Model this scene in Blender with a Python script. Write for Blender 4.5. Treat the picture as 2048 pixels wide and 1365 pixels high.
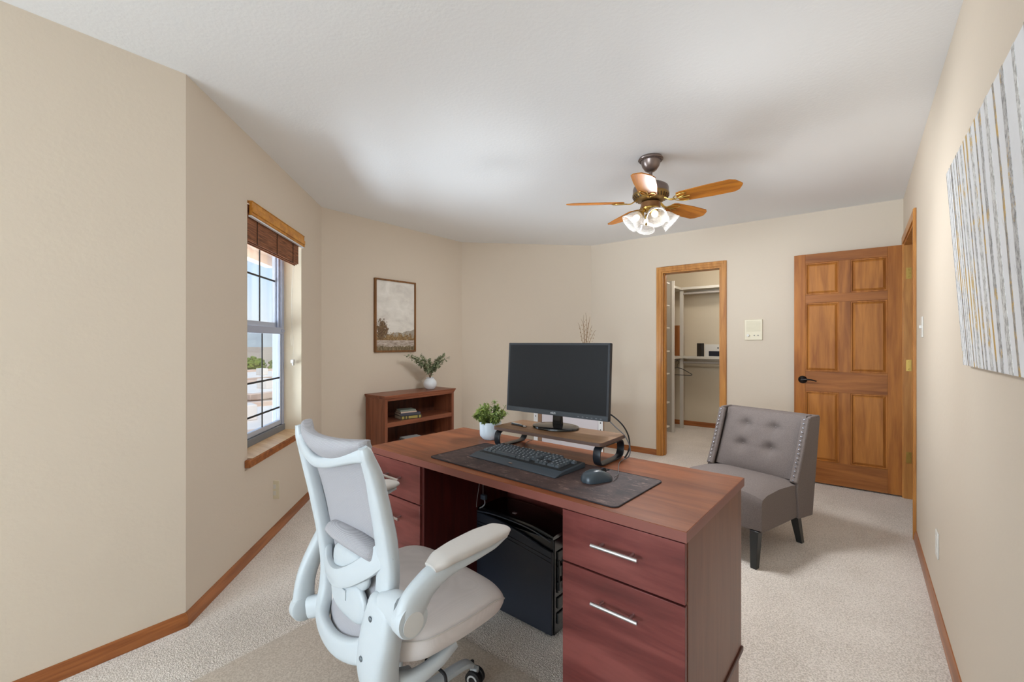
import bpy, bmesh, math, random
from mathutils import Vector, Matrix, Euler

# ---------------------------------------------------------------- camera, sky, lights, exposure
for o in list(bpy.data.objects):
    bpy.data.objects.remove(o)
S = bpy.context.scene
COL = S.collection
S.view_settings.view_transform = 'Standard'
S.view_settings.look = 'None'
S.view_settings.gamma = 1.0
S.view_settings.use_curve_mapping = False
S.view_settings.exposure = 0.45
R = math.radians
PI = math.pi
THETA = math.atan2(696, 884)
cam = bpy.data.cameras.new('camera'); cam_o = bpy.data.objects.new('camera', cam); COL.objects.link(cam_o)
cam_o.location = (0, 0, 1.25); cam_o.rotation_euler = (PI / 2, 0, THETA)
cam.sensor_width = 36; cam.lens = 884 / 2048 * 36; cam.shift_y = 2.5 / 2048; cam.clip_start = 0.02; cam.clip_end = 3000
S.camera = cam_o

w = bpy.data.worlds.new('sky'); S.world = w; w.use_nodes = True
nt = w.node_tree; nt.nodes.clear()
tc = nt.nodes.new('ShaderNodeTexCoord'); sp = nt.nodes.new('ShaderNodeSeparateXYZ'); rp = nt.nodes.new('ShaderNodeValToRGB')
bg = nt.nodes.new('ShaderNodeBackground'); wo = nt.nodes.new('ShaderNodeOutputWorld')
nt.links.new(tc.outputs['Generated'], sp.inputs[0]); nt.links.new(sp.outputs['Z'], rp.inputs[0])
rp.color_ramp.elements[0].position = 0.0; rp.color_ramp.elements[0].color = (0.80, 0.87, 0.93, 1)
rp.color_ramp.elements[1].position = 0.5; rp.color_ramp.elements[1].color = (0.25, 0.50, 0.86, 1)
e = rp.color_ramp.elements.new(0.16); e.color = (0.52, 0.73, 0.93, 1)
nt.links.new(rp.outputs[0], bg.inputs[0]); bg.inputs[1].default_value = 1.0
nt.links.new(bg.outputs[0], wo.inputs[0])

def area(name, loc, aim, sx, sy, watts, col):
    l = bpy.data.lights.new(name, 'AREA'); l.shape = 'RECTANGLE'; l.size = sx; l.size_y = sy; l.energy = watts; l.color = col
    o = bpy.data.objects.new(name, l); COL.objects.link(o); o.location = loc
    o.rotation_euler = (Vector(aim) - Vector(loc)).to_track_quat('-Z', 'Y').to_euler()
    return o
# daylight: two unseen window lights added as fill behind the camera, and bay window
area('unseen_rear_daylight', (-1.15, -4.30, 1.25), (-1.15, -1.2, 3.6), 2.4, 1.6, 152, (0.71, 0.86, 1.0))
area('unseen_side_daylight', (-2.50, -2.2, 1.4), (0, -1.9, 2.2), 1.2, 1.4, 20, (0.71, 0.86, 1.0))
area('daylight_bay_window', (-4.75, -0.38, 0.35), (-3.0, 1.37, 1.6), 3.0, 2.4, 330, (0.73, 0.87, 1.0))

sun = bpy.data.lights.new('sun', 'SUN'); sun.energy = 2.6; sun.angle = R(3); sun.color = (1, 0.95, 0.88)
so = bpy.data.objects.new('sun', sun); COL.objects.link(so); so.rotation_euler = (R(38), 0, R(72))
so.location = (5, -5, 20)

# ---------------------------------------------------------------- materials
MATS = {}
def newmat(name):
    m = bpy.data.materials.new(name); m.use_nodes = True
    n = m.node_tree.nodes; b = n['Principled BSDF']
    return m, m.node_tree, b
def lin(c):
    return tuple((v / 255 / 12.92 if v / 255 <= 0.04045 else ((v / 255 + 0.055) / 1.055) ** 2.4) for v in c) + (1,)
def plain(name, rgb, rough=0.5, metal=0.0, bump=0, bscale=200, spec=0.5, coat=0, var=0.0, vscale=20):
    if name in MATS: return MATS[name]
    m, t, b = newmat(name)
    c = lin(rgb)
    b.inputs['Base Color'].default_value = c; b.inputs['Roughness'].default_value = rough; b.inputs['Metallic'].default_value = metal
    b.inputs['Specular IOR Level'].default_value = spec; b.inputs['Coat Weight'].default_value = coat
    tcn = t.nodes.new('ShaderNodeTexCoord')
    if var:
        nz = t.nodes.new('ShaderNodeTexNoise'); nz.inputs['Scale'].default_value = vscale; nz.inputs['Detail'].default_value = 5
        cr = t.nodes.new('ShaderNodeValToRGB'); t.links.new(tcn.outputs['Object'], nz.inputs[0])
        cr.color_ramp.elements[0].position = .3; cr.color_ramp.elements[1].position = .7
        cr.color_ramp.elements[0].color = tuple(v * (1 - var) for v in c[:3]) + (1,)
        cr.color_ramp.elements[1].color = tuple(min(1, v * (1 + var)) for v in c[:3]) + (1,)
        t.links.new(nz.outputs[0], cr.inputs[0]); t.links.new(cr.outputs[0], b.inputs['Base Color'])
    if bump:
        nz = t.nodes.new('ShaderNodeTexNoise'); nz.inputs['Scale'].default_value = bscale; nz.inputs['Detail'].default_value = 3
        bp = t.nodes.new('ShaderNodeBump'); bp.inputs['Strength'].default_value = bump; bp.inputs['Distance'].default_value = 0.004
        t.links.new(tcn.outputs['Object'], nz.inputs[0]); t.links.new(nz.outputs[0], bp.inputs['Height']); t.links.new(bp.outputs[0], b.inputs['Normal'])
    MATS[name] = m
    return m
def wood(name, dark, light, axis='X', scale=1.0, rough=0.35, coat=0.0, stretch=14, mid=None, sharp=0.5, spec=.28):
    if name in MATS: return MATS[name]
    m, t, b = newmat(name)
    tcn = t.nodes.new('ShaderNodeTexCoord'); mp = t.nodes.new('ShaderNodeMapping')
    sc = [stretch * scale] * 3; sc['XYZ'.index(axis)] = scale * 1.2
    mp.inputs['Scale'].default_value = sc
    nz = t.nodes.new('ShaderNodeTexNoise'); nz.inputs['Scale'].default_value = 1.6; nz.inputs['Detail'].default_value = 8; nz.inputs['Distortion'].default_value = 0.8; nz.inputs['Roughness'].default_value = sharp
    n2 = t.nodes.new('ShaderNodeTexNoise'); n2.inputs['Scale'].default_value = 9; n2.inputs['Detail'].default_value = 4
    mx = t.nodes.new('ShaderNodeMath'); mx.operation = 'MULTIPLY_ADD'; mx.inputs[1].default_value = 0.25
    cr = t.nodes.new('ShaderNodeValToRGB')
    cr.color_ramp.elements[0].position = .42; cr.color_ramp.elements[0].color = lin(dark)
    cr.color_ramp.elements[1].position = .78; cr.color_ramp.elements[1].color = lin(light)
    if mid:
        e = cr.color_ramp.elements.new(.6); e.color = lin(mid)
    L = t.links.new
    L(tcn.outputs['Object'], mp.inputs[0]); L(mp.outputs[0], nz.inputs[0]); L(mp.outputs[0], n2.inputs[0])
    L(n2.outputs[0], mx.inputs[0]); L(nz.outputs[0], mx.inputs[2]); L(mx.outputs[0], cr.inputs[0]); L(cr.outputs[0], b.inputs['Base Color'])
    b.inputs['Specular IOR Level'].default_value = spec; b.inputs['Roughness'].default_value = rough; b.inputs['Coat Weight'].default_value = coat; b.inputs['Coat Roughness'].default_value = 0.15
    MATS[name] = m
    return m

def wallpaint(name, rgb, bump=0.12, scale=55, rough=0.85):
    m, t, b = newmat(name)
    c = lin(rgb); b.inputs['Roughness'].default_value = rough; b.inputs['Specular IOR Level'].default_value = 0.25
    b.inputs['Base Color'].default_value = c
    tcn = t.nodes.new('ShaderNodeTexCoord'); nz = t.nodes.new('ShaderNodeTexNoise'); nz.inputs['Scale'].default_value = scale; nz.inputs['Detail'].default_value = 4
    bp = t.nodes.new('ShaderNodeBump'); bp.inputs['Strength'].default_value = bump; bp.inputs['Distance'].default_value = 0.006
    t.links.new(tcn.outputs['Object'], nz.inputs[0]); t.links.new(nz.outputs[0], bp.inputs['Height']); t.links.new(bp.outputs[0], b.inputs['Normal'])
    MATS[name] = m; return m
M_wall = wallpaint('wall_paint', (214, 200, 182), 0.12)
M_closetwall = wallpaint('closet_paint', (211, 198, 175), 0.08)
M_ceil = wallpaint('ceiling_paint', (240, 240, 240), 0.16, 60)

def carpetmat(name, a, b2, fine=1.0):
    m, t, b = newmat(name)
    tcn = t.nodes.new('ShaderNodeTexCoord')
    v = t.nodes.new('ShaderNodeTexVoronoi'); v.inputs['Scale'].default_value = 170 * fine; v.inputs['Randomness'].default_value = 1
    n = t.nodes.new('ShaderNodeTexNoise'); n.inputs['Scale'].default_value = 160 * fine; n.inputs['Detail'].default_value = 3
    n3 = t.nodes.new('ShaderNodeTexNoise'); n3.inputs['Scale'].default_value = 3.0; n3.inputs['Detail'].default_value = 3
    cr = t.nodes.new('ShaderNodeValToRGB'); cr.color_ramp.elements[0].position = .33; cr.color_ramp.elements[1].position = .6
    cr.color_ramp.elements[0].color = lin(a); cr.color_ramp.elements[1].color = lin(b2)
    ad = t.nodes.new('ShaderNodeMath'); ad.operation = 'MULTIPLY_ADD'; ad.inputs[1].default_value = 0.28
    sb = t.nodes.new('ShaderNodeMath'); sb.operation = 'SUBTRACT'; sb.inputs[1].default_value = 0.14
    L = t.links.new
    for x in (v, n, n3): L(tcn.outputs['Object'], x.inputs[0])
    L(n3.outputs[0], ad.inputs[0]); L(n.outputs[0], ad.inputs[2]); L(ad.outputs[0], sb.inputs[0]); L(sb.outputs[0], cr.inputs[0]); L(cr.outputs[0], b.inputs['Base Color'])
    bp = t.nodes.new('ShaderNodeBump'); bp.inputs['Strength'].default_value = 0.55; bp.inputs['Distance'].default_value = 0.006
    L(v.outputs['Distance'], bp.inputs['Height']); L(bp.outputs[0], b.inputs['Normal'])
    b.inputs['Roughness'].default_value = 0.95; b.inputs['Specular IOR Level'].default_value = 0.1
    b.inputs['Sheen Weight'].default_value = 0.2
    MATS[name] = m; return m
M_carpet = carpetmat('carpet', (192, 180, 167), (236, 226, 216))

M_oak = wood('honey_oak', (162, 102, 46), (200, 140, 72), 'Z', .8, 0.4, 0.1, 16)
M_oak_x = wood('honey_oak_across', (168, 100, 42), (204, 136, 64), 'X', .8, 0.3, 0.2, 16)
M_panel = wood('door_panel_oak', (150, 90, 40), (190, 124, 58), 'Z', .8, 0.5, 0.0, 14)
M_base_wood = wood('baseboard_wood', (130, 74, 38), (174, 108, 60), 'X', 1.0, 0.35, 0.2, 20)
M_base_wood_y = wood('baseboard_wood_y', (130, 74, 38), (174, 108, 60), 'Y', 1.0, 0.35, 0.2, 20)
M_desk_top = wood('cherry_top', (112, 60, 36), (152, 88, 54), 'X', 0.9, 0.36, 0.0, 9, spec=.14)
M_desk_front = wood('cherry_front', (86, 40, 37), (126, 68, 62), 'X', 0.8, 0.33, 0.1, 9, mid=(106, 52, 48))
M_desk_edge = plain('cherry_edge', (126, 72, 62), 0.35)
M_desk_side = wood('cherry_side', (102, 62, 46), (122, 78, 58), 'Z', 1.0, 0.35, 0.1, 14)
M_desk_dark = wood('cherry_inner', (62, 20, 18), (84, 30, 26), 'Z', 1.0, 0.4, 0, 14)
M_bookcase = wood('bookcase_cherry', (112, 62, 42), (144, 86, 60), 'Z', 1.0, 0.38, 0.1, 13)
M_bookcase_y = wood('bookcase_cherry_y', (112, 62, 42), (144, 86, 60), 'Y', 1.0, 0.38, 0.1, 13)
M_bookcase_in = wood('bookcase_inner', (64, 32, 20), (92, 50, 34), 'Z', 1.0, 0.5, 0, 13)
M_riser = wood('riser_walnut', (122, 88, 60), (152, 114, 82), 'X', 1.0, 0.4, 0, 14)
M_riser_edge = plain('riser_edge', (98, 76, 68), 0.5)
M_black_metal = plain('black_metal', (34, 37, 43), 0.35, 0.2)
M_black = plain('black_plastic', (26, 28, 31), 0.4)
M_black_gloss = plain('black_gloss', (12, 13, 16), 0.12)
M_screen = plain('screen_off', (40, 40, 41), 0.4, spec=0.1)
M_bezel = plain('monitor_bezel', (48, 50, 54), 0.45, spec=.3)
M_steel = plain('brushed_steel', (205, 205, 205), 0.3, 1.0)
M_brass = plain('brass', (190, 156, 84), 0.28, 1.0)
M_brass_old = plain('aged_brass', (150, 122, 74), 0.35, 0.9)
M_bronze = plain('fan_bronze', (134, 120, 114), 0.3, 0.8)
M_bronze_dark = plain('door_hardware_black', (38, 33, 32), 0.3, 0.7)
M_white_pl = plain('chair_white_plastic', (192, 199, 203), 0.42)
M_ivory = plain('ivory_plastic', (226, 216, 190), 0.45)
M_white = plain('white_paint', (224, 220, 212), 0.5)
M_ceramic = plain('white_ceramic', (226, 230, 234), 0.35, coat=0.3)
M_pot = plain('pot_white', (214, 226, 236), 0.45)
M_greyfab = plain('grey_upholstery', (126, 116, 112), 0.95, 0, 0.6, 420, 0.1, 0, 0.16, 260)
M_leg = plain('black_lacquer_leg', (44, 46, 46), 0.3)
M_alu = plain('window_aluminium', (176, 182, 200), 0.5, 0.1)
M_alu_dark = plain('window_track', (128, 132, 138), 0.5, 0.2)
M_light_gap = plain('light_gap_white', (234, 236, 242), 0.5)
M_sash = plain('window_sash', (188, 192, 202), .5)
M_muntin = plain('muntin_dark', (30, 28, 30), 0.5)
M_rubber = plain('rubber_black', (18, 18, 22), 0.6)

def fabricmesh(name, rgb, sc=520, bump=0.5, dark=0.86, axis2=True, rough=0.9):
    m, t, b = newmat(name); L = t.links.new
    tcn = t.nodes.new('ShaderNodeTexCoord')
    w1 = t.nodes.new('ShaderNodeTexWave'); w1.inputs['Scale'].default_value = sc / 3; w1.bands_direction = 'Z'
    w2 = t.nodes.new('ShaderNodeTexWave'); w2.inputs['Scale'].default_value = sc / 3; w2.bands_direction = 'X'
    mu = t.nodes.new('ShaderNodeMath'); mu.operation = 'MULTIPLY'
    cr = t.nodes.new('ShaderNodeValToRGB'); c = lin(rgb)
    cr.color_ramp.elements[0].color = tuple(v * dark for v in c[:3]) + (1,); cr.color_ramp.elements[1].color = c
    for x in (w1, w2): L(tcn.outputs['Object'], x.inputs[0])
    L(w1.outputs[1], mu.inputs[0]); L(w2.outputs[1], mu.inputs[1]); L(mu.outputs[0], cr.inputs[0]); L(cr.outputs[0], b.inputs['Base Color'])
    bp = t.nodes.new('ShaderNodeBump'); bp.inputs['Strength'].default_value = bump; bp.inputs['Distance'].default_value = 0.0015
    L(mu.outputs[0], bp.inputs['Height']); L(bp.outputs[0], b.inputs['Normal'])
    b.inputs['Roughness'].default_value = rough; b.inputs['Specular IOR Level'].default_value = 0.15
    MATS[name] = m; return m
M_meshback = fabricmesh('chair_mesh_fabric', (192, 190, 194), 330, 0.6, 0.72)
M_seatfab = fabricmesh('chair_seat_fabric', (216, 209, 206), 700, 0.15, 0.93)
M_padfab = fabricmesh('chair_pad_vinyl', (198, 192, 186), 900, 0.1, 0.97)

def glassmat(name, gl=0.06, tint=(1, 1, 1), diff=0.0):
    m = bpy.data.materials.new(name); m.use_nodes = True; t = m.node_tree; t.nodes.clear(); L = t.links.new
    o = t.nodes.new('ShaderNodeOutputMaterial'); tr = t.nodes.new('ShaderNodeBsdfTransparent'); g = t.nodes.new('ShaderNodeBsdfGlossy')
    tr.inputs[0].default_value = tint + (1,); g.inputs['Roughness'].default_value = 0.05
    lw = t.nodes.new('ShaderNodeLayerWeight'); lw.inputs[0].default_value = .5; pw_n = t.nodes.new('ShaderNodeMath'); pw_n.operation = 'POWER'; pw_n.inputs[1].default_value = 4; L(lw.outputs['Facing'], pw_n.inputs[0])
    fr = t.nodes.new('ShaderNodeMath'); fr.operation = 'MULTIPLY_ADD'; fr.inputs[1].default_value = .8; fr.inputs[2].default_value = gl * .5; L(pw_n.outputs[0], fr.inputs[0])
    mx = t.nodes.new('ShaderNodeMixShader'); L(fr.outputs[0], mx.inputs[0]); L(tr.outputs[0], mx.inputs[1]); L(g.outputs[0], mx.inputs[2])
    if diff:
        d = t.nodes.new('ShaderNodeBsdfTranslucent'); d.inputs[0].default_value = (0.95, 0.93, 0.9, 1)
        d2 = t.nodes.new('ShaderNodeBsdfDiffuse'); d2.inputs[0].default_value = (0.95, 0.93, 0.9, 1)
        ad = t.nodes.new('ShaderNodeMixShader'); ad.inputs[0].default_value = .5; L(d.outputs[0], ad.inputs[1]); L(d2.outputs[0], ad.inputs[2])
        tcn = t.nodes.new('ShaderNodeTexCoord'); wv = t.nodes.new('ShaderNodeTexWave'); wv.inputs['Scale'].default_value = 60; wv.bands_direction = 'Z'
        L(tcn.outputs['Object'], wv.inputs[0])
        mr = t.nodes.new('ShaderNodeMapRange'); mr.inputs['To Min'].default_value = diff * .6; mr.inputs['To Max'].default_value = diff * 1.3; L(wv.outputs[1], mr.inputs[0])
        m2 = t.nodes.new('ShaderNodeMixShader'); L(mr.outputs[0], m2.inputs[0]); L(mx.outputs[0], m2.inputs[1]); L(ad.outputs[0], m2.inputs[2]); L(m2.outputs[0], o.inputs[0])
    else:
        L(mx.outputs[0], o.inputs[0])
    MATS[name] = m; return m
M_glass = glassmat('window_glass')
M_shade = glassmat('ribbed_glass', gl=.2, diff=0.22)
def emis(name, rgb, s):
    m, t, b = newmat(name); b.inputs['Emission Color'].default_value = lin(rgb); b.inputs['Emission Strength'].default_value = s
    b.inputs['Base Color'].default_value = (.02, .02, .02, 1); b.inputs['Specular IOR Level'].default_value = 0; MATS[name] = m; return m
M_bulb = emis('bulb_lit', (255, 244, 226), 2.2)

# ---------------------------------------------------------------- mesh builder
class MB:
    def __init__(s): s.bm = bmesh.new()
    def _new(s, vs, fs, M=None):
        vv = [s.bm.verts.new(M @ Vector(v) if M else v) for v in vs]
        for f in fs:
            try: s.bm.faces.new([vv[i] for i in f])
            except ValueError: pass
        return s
    def box(s, x0, x1, y0, y1, z0, z1, M=None):
        vs = [(x0, y0, z0), (x1, y0, z0), (x1, y1, z0), (x0, y1, z0), (x0, y0, z1), (x1, y0, z1), (x1, y1, z1), (x0, y1, z1)]
        return s._new(vs, [(0, 3, 2, 1), (4, 5, 6, 7), (0, 1, 5, 4), (1, 2, 6, 5), (2, 3, 7, 6), (3, 0, 4, 7)], M)
    def prism(s, pts, a0, a1, axis='Z', M=None):
        n = len(pts)
        def P(p, h):
            return {'Z': (p[0], p[1], h), 'Y': (p[0], h, p[1]), 'X': (h, p[0], p[1])}[axis]
        vs = [P(p, a0) for p in pts] + [P(p, a1) for p in pts]
        fs = [tuple(range(n))[::-1], tuple(range(n, 2 * n))] + [(i, (i + 1) % n, n + (i + 1) % n, n + i) for i in range(n)]
        return s._new(vs, fs, M)
    def lathe(s, prof, n=24, M=None, cap=True):
        vs = []; fs = []
        for r, z in prof:
            for k in range(n):
                a = 2 * PI * k / n; vs.append((r * math.cos(a), r * math.sin(a), z))
        for i in range(len(prof) - 1):
            for k in range(n):
                k2 = (k + 1) % n; fs.append((i * n + k, i * n + k2, (i + 1) * n + k2, (i + 1) * n + k))
        if cap:
            if prof[0][0] > 1e-6: fs.append(tuple(range(n))[::-1])
            if prof[-1][0] > 1e-6: fs.append(tuple(range((len(prof) - 1) * n, len(prof) * n)))
        return s._new(vs, fs, M)
    def cyl(s, p0, p1, r0, r1=None, n=16):
        r1 = r0 if r1 is None else r1
        p0 = Vector(p0); d = Vector(p1) - p0
        M = Matrix.Translation(p0) @ d.to_track_quat('Z', 'Y').to_matrix().to_4x4()
        return s.lathe([(r0, 0), (r1, d.length)], n, M)
    def ball(s, c, rx, ry=None, rz=None, n=16, M=None, e=1.0):
        ry = rx if ry is None else ry; rz = rx if rz is None else rz
        vs = []; fs = []; m = n // 2
        def sg(v): return math.copysign(abs(v) ** e, v)
        for i in range(m + 1):
            t = -PI / 2 + PI * i / m
            for k in range(n):
                a = 2 * PI * k / n
                vs.append((c[0] + rx * sg(math.cos(t)) * sg(math.cos(a)), c[1] + ry * sg(math.cos(t)) * sg(math.sin(a)), c[2] + rz * sg(math.sin(t))))
        for i in range(m):
            for k in range(n):
                k2 = (k + 1) % n; fs.append((i * n + k, i * n + k2, (i + 1) * n + k2, (i + 1) * n + k))
        s._new(vs, fs, M); return s
    def sweep(s, pts, a, b=None, ref=(0, 1, 0), n=12, closed=False, e=0.75, sub=5, M=None, spline=True):
        """tube along pts; a = half size across, b = half size along ref"""
        b = a if b is None else b
        N = len(pts)
        A = a if isinstance(a, (list, tuple)) else [a] * N
        Bb = b if isinstance(b, (list, tuple)) else [b] * N
        P = [Vector(p) for p in pts]
        Q = []
        if spline and N > 2:
            seg = N if closed else N - 1
            for i in range(seg):
                g = (lambda j: j % N) if closed else (lambda j: max(0, min(N - 1, j)))
                p0, p1, p2, p3 = P[g(i - 1)], P[g(i)], P[g(i + 1)], P[g(i + 2)]
                for k in range(sub):
                    t = k / sub
                    q = 0.5 * ((2 * p1) + (-p0 + p2) * t + (2 * p0 - 5 * p1 + 4 * p2 - p3) * t * t + (-p0 + 3 * p1 - 3 * p2 + p3) * t ** 3)
                    tt = t * t * (3 - 2 * t)
                    Q.append((q, A[g(i)] * (1 - tt) + A[g(i + 1)] * tt, Bb[g(i)] * (1 - tt) + Bb[g(i + 1)] * tt))
            if not closed: Q.append((P[-1], A[-1], Bb[-1]))
        else:
            Q = [(P[i], A[i], Bb[i]) for i in range(N)]
        K = len(Q); vs = []; fs = []
        refv = Vector(ref).normalized()
        def sg(v): return math.copysign(abs(v) ** e, v)
        for i in range(K):
            if closed: tg = Q[(i + 1) % K][0] - Q[i - 1][0]
            else: tg = Q[min(K - 1, i + 1)][0] - Q[max(0, i - 1)][0]
            if tg.length < 1e-9: tg = Vector((0, 0, 1))
            tg.normalize()
            sd = tg.cross(refv)
            if sd.length < 1e-4: sd = tg.cross(Vector((0.3, 0.2, 1)))
            sd.normalize(); up = sd.cross(tg).normalized()
            for k in range(n):
                an = 2 * PI * k / n
                vs.append(Q[i][0] + sd * (Q[i][1] * sg(math.cos(an))) + up * (Q[i][2] * sg(math.sin(an))))
        for i in range(K if closed else K - 1):
            i2 = (i + 1) % K
            for k in range(n):
                k2 = (k + 1) % n; fs.append((i * n + k, i * n + k2, i2 * n + k2, i2 * n + k))
        if not closed:
            fs.append(tuple(range(n))[::-1]); fs.append(tuple(range((K - 1) * n, K * n)))
        s._new(vs, fs, M); return s
    def patch(s, fn, nu, nv, thick=None, M=None):
        """closed slab from grid fn(i/nu, j/nv) -> (p, normal-offset vector) """
        vs = []; fs = []
        g = [[fn(i / nu, j / nv) for j in range(nv + 1)] for i in range(nu + 1)]
        W = nv + 1; T = (nu + 1) * W
        for i in range(nu + 1):
            for j in range(nv + 1): vs.append(Vector(g[i][j][0]))
        for i in range(nu + 1):
            for j in range(nv + 1): vs.append(Vector(g[i][j][0]) + Vector(g[i][j][1]))
        for i in range(nu):
            for j in range(nv):
                a = i * W + j; q = (a, a + W, a + W + 1, a + 1)
                fs.append(q); fs.append(tuple(T + x for x in q[::-1]))
        ring = [i * W for i in range(nu + 1)] + [nu * W + j for j in range(1, W)] + [i * W + nv for i in range(nu - 1, -1, -1)] + [j for j in range(nv - 1, 0, -1)]
        for k in range(len(ring)):
            a, b = ring[k], ring[(k + 1) % len(ring)]; fs.append((a, b, T + b, T + a))
        s._new(vs, fs, M); return s
    def build(s, name, mat, parent=None, bevel=0, smooth=True, angle=40, seg=2, sub=0, center=None, tri=False):
        bmesh.ops.remove_doubles(s.bm, verts=s.bm.verts, dist=1e-6)
        bmesh.ops.recalc_face_normals(s.bm, faces=s.bm.faces)
        me = bpy.data.meshes.new(name); s.bm.to_mesh(me); s.bm.free()
        if center is None: center = parent is None
        o = bpy.data.objects.new(name, me); COL.objects.link(o)
        if center and me.vertices:
            xs = [v.co.x for v in me.vertices]; ys = [v.co.y for v in me.vertices]; zs = [v.co.z for v in me.vertices]
            c = Vector(((min(xs) + max(xs)) / 2, (min(ys) + max(ys)) / 2, min(zs)))
            me.transform(Matrix.Translation(-c)); o.location = c
        me.materials.append(mat)
        if smooth:
            me.polygons.foreach_set('use_smooth', [True] * len(me.polygons))
            if not sub: me.set_sharp_from_angle(angle=R(angle))
        if bevel:
            b = o.modifiers.new('bevel', 'BEVEL'); b.width = bevel; b.segments = seg; b.limit_method = 'ANGLE'; b.angle_limit = R(35); b.harden_normals = False
        if sub:
            b = o.modifiers.new('subsurf', 'SUBSURF'); b.levels = sub; b.render_levels = sub
        if parent: o.parent = parent
        return o
def thing(name, label, cat, loc=(0, 0, 0), rz=0, group=None):
    o = bpy.data.objects.new(name, None); COL.objects.link(o); o.location = loc; o.rotation_euler = (0, 0, rz)
    o.empty_display_size = 0.1
    o['label'] = label; o['category'] = cat
    if group: o['group'] = group
    return o
def tag(o, label, cat, group=None, kind=None):
    o['label'] = label; o['category'] = cat
    if group: o['group'] = group
    if kind: o['kind'] = kind
    return o
def struct(o):
    o['kind'] = 'structure'; return o
def origin(o, x, y, z):
    """move an unparented empty's local frame origin without moving children built in world coordinates"""
    return o
def TR(x, y, z, rz=0, rx=0, ry=0):
    return Matrix.Translation((x, y, z)) @ Euler((rx, ry, rz)).to_matrix().to_4x4()

# ================================================================= THE ROOM
HC = 2.43
P = [(0.28, -4.2), (0.28, 4.84), (-2.58, 4.84), (-3.69, 3.73), (-3.69, 2.0), (-2.33, 0.64), (-2.33, -4.2)]
def wall(name, p, q, holes=(), th=0.12, ext0=0, ext1=0, mat=None, zt=HC, z0=0.0):
    """p->q walks with the room on the LEFT-hand side being inside; thickness goes outward"""
    p = Vector(p); q = Vector(q); L = (q - p).length; ang = math.atan2(q.y - p.y, q.x - p.x)
    M = Matrix.Translation((p.x, p.y, 0)) @ Matrix.Rotation(ang, 4, 'Z')
    m = MB(); xs = sorted({-ext0, L + ext1} | {h[0] for h in holes} | {h[1] for h in holes})
    for a, b in zip(xs, xs[1:]):
        hs = [h for h in holes if h[0] <= a + 1e-6 and h[1] >= b - 1e-6]
        if not hs: m.box(a, b, -th, 0, z0, zt, M)
        else:
            h = hs[0]
            if h[2] > z0 + .001: m.box(a, b, -th, 0, z0, h[2], M)
            if h[3] < zt - .001: m.box(a, b, -th, 0, h[3], zt, M)
    return struct(m.build(name, mat or M_wall, smooth=False))
# entry door opening in the right wall (y 3.93 - 4.73), closet opening in the back wall (x -1.715 .. -1.11)
DY0, DY1, DZ = 3.82, 4.735, 2.045
CX0, CX1, CZ = -1.715, -1.11, 2.02
wall('wall_right', P[0], P[1], [(DY0 + 4.2, DY1 + 4.2, 0, DZ)], ext0=.12, ext1=.12)
wall('wall_back', P[1], P[2], [(0.28 - CX1, 0.28 - CX0, 0, CZ)], ext1=.1, ext0=0)
wall('wall_angled', P[2], P[3], ext0=0.05, ext1=.1)
wall('wall_left', P[3], P[4], ext0=0.05, ext1=.1)
WL = math.hypot(1.36, 1.36)
WS0, WS1, WZ0, WZ1 = 0.567, 1.434, 0.585, 2.06     # window opening measured from the near corner
wall('wall_window', P[4], P[5], [(WL - WS1, WL - WS0, WZ0, WZ1)], th=.2, ext0=0.05)
wall('wall_near', P[5], P[6], [(2.24, 3.44, .7, 2.1)], ext1=.12)
wall('wall_front', P[6], P[0], [(0.08, 2.28, .72, 2.18)], ext0=.12)
# closet and hallway beyond the two openings
wall('wall_closet_rear', (-0.35, 6.87), (-2.37, 6.87), ext0=.12, ext1=.12, mat=M_closetwall)
wall('wall_closet_left', (-2.37, 6.87), (-2.37, 4.96), mat=M_closetwall)
wall('wall_closet_right', (-0.35, 4.96), (-0.35, 6.87), mat=M_closetwall)
wall('wall_hall', (1.45, 3.2), (1.45, 5.6), ext0=.12, ext1=.12)
wall('wall_hall_end', (1.45, 5.6), (0.40, 5.6))
wall('wall_hall_start', (0.40, 3.2), (1.45, 3.2))

fp = [(0.40, -4.32), (0.40, 4.96), (-2.63, 4.96), (-3.81, 3.78), (-3.81, 1.95), (-2.45, 0.59), (-2.45, -4.32)]
m = MB(); m.prism(fp, -0.12, 0.0); m.box(-2.49, -0.23, 4.96, 6.99, -0.12, 0); m.box(0.40, 1.57, 3.08, 5.72, -0.12, 0)
struct(m.build('floor', M_carpet, smooth=False))
m = MB(); m.prism(fp, HC, HC + .1); m.box(-2.49, -0.23, 4.96, 6.99, HC, HC + .1); m.box(0.40, 1.57, 3.08, 5.72, HC, HC + .1)
struct(m.build('ceiling', M_ceil, smooth=False))

# baseboards
def baseboard(name, p, q, h=.062, d=.013, trim0=0, trim1=0, z=0.0):
    p = Vector(p); q = Vector(q); L = (q - p).length; ang = math.atan2(q.y - p.y, q.x - p.x)
    prof = [(0, 0), (d, 0), (d, h * .45), (d * .8, h * .72), (d * .45, h * .9), (d * .3, h), (0, h)]
    m = MB(); m.prism(prof, trim0, L - trim1, 'X', None)
    o = m.build(name, M_base_wood, center=False); o.location = (p.x, p.y, z); o.rotation_euler = (0, 0, ang)
    # the profile's own x runs along the wall, y into the room
    return struct(o)
baseboard('baseboard_right', (0.28, -4.2), (0.28, DY0 - .06), trim0=0)
baseboard('baseboard_back', (CX0 - .056, 4.84), P[2])
baseboard('baseboard_back.001', (0.28, 4.84), (CX1 + .056, 4.84))
baseboard('baseboard_angled', P[2], P[3])
baseboard('baseboard_left', P[3], P[4])
baseboard('baseboard_window', P[4], P[5], trim1=-.005)
baseboard('baseboard_near', P[5], P[6], trim0=-.004)
baseboard('baseboard_closet', (-0.35, 6.87), (-2.37, 6.87), h=.07)
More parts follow.
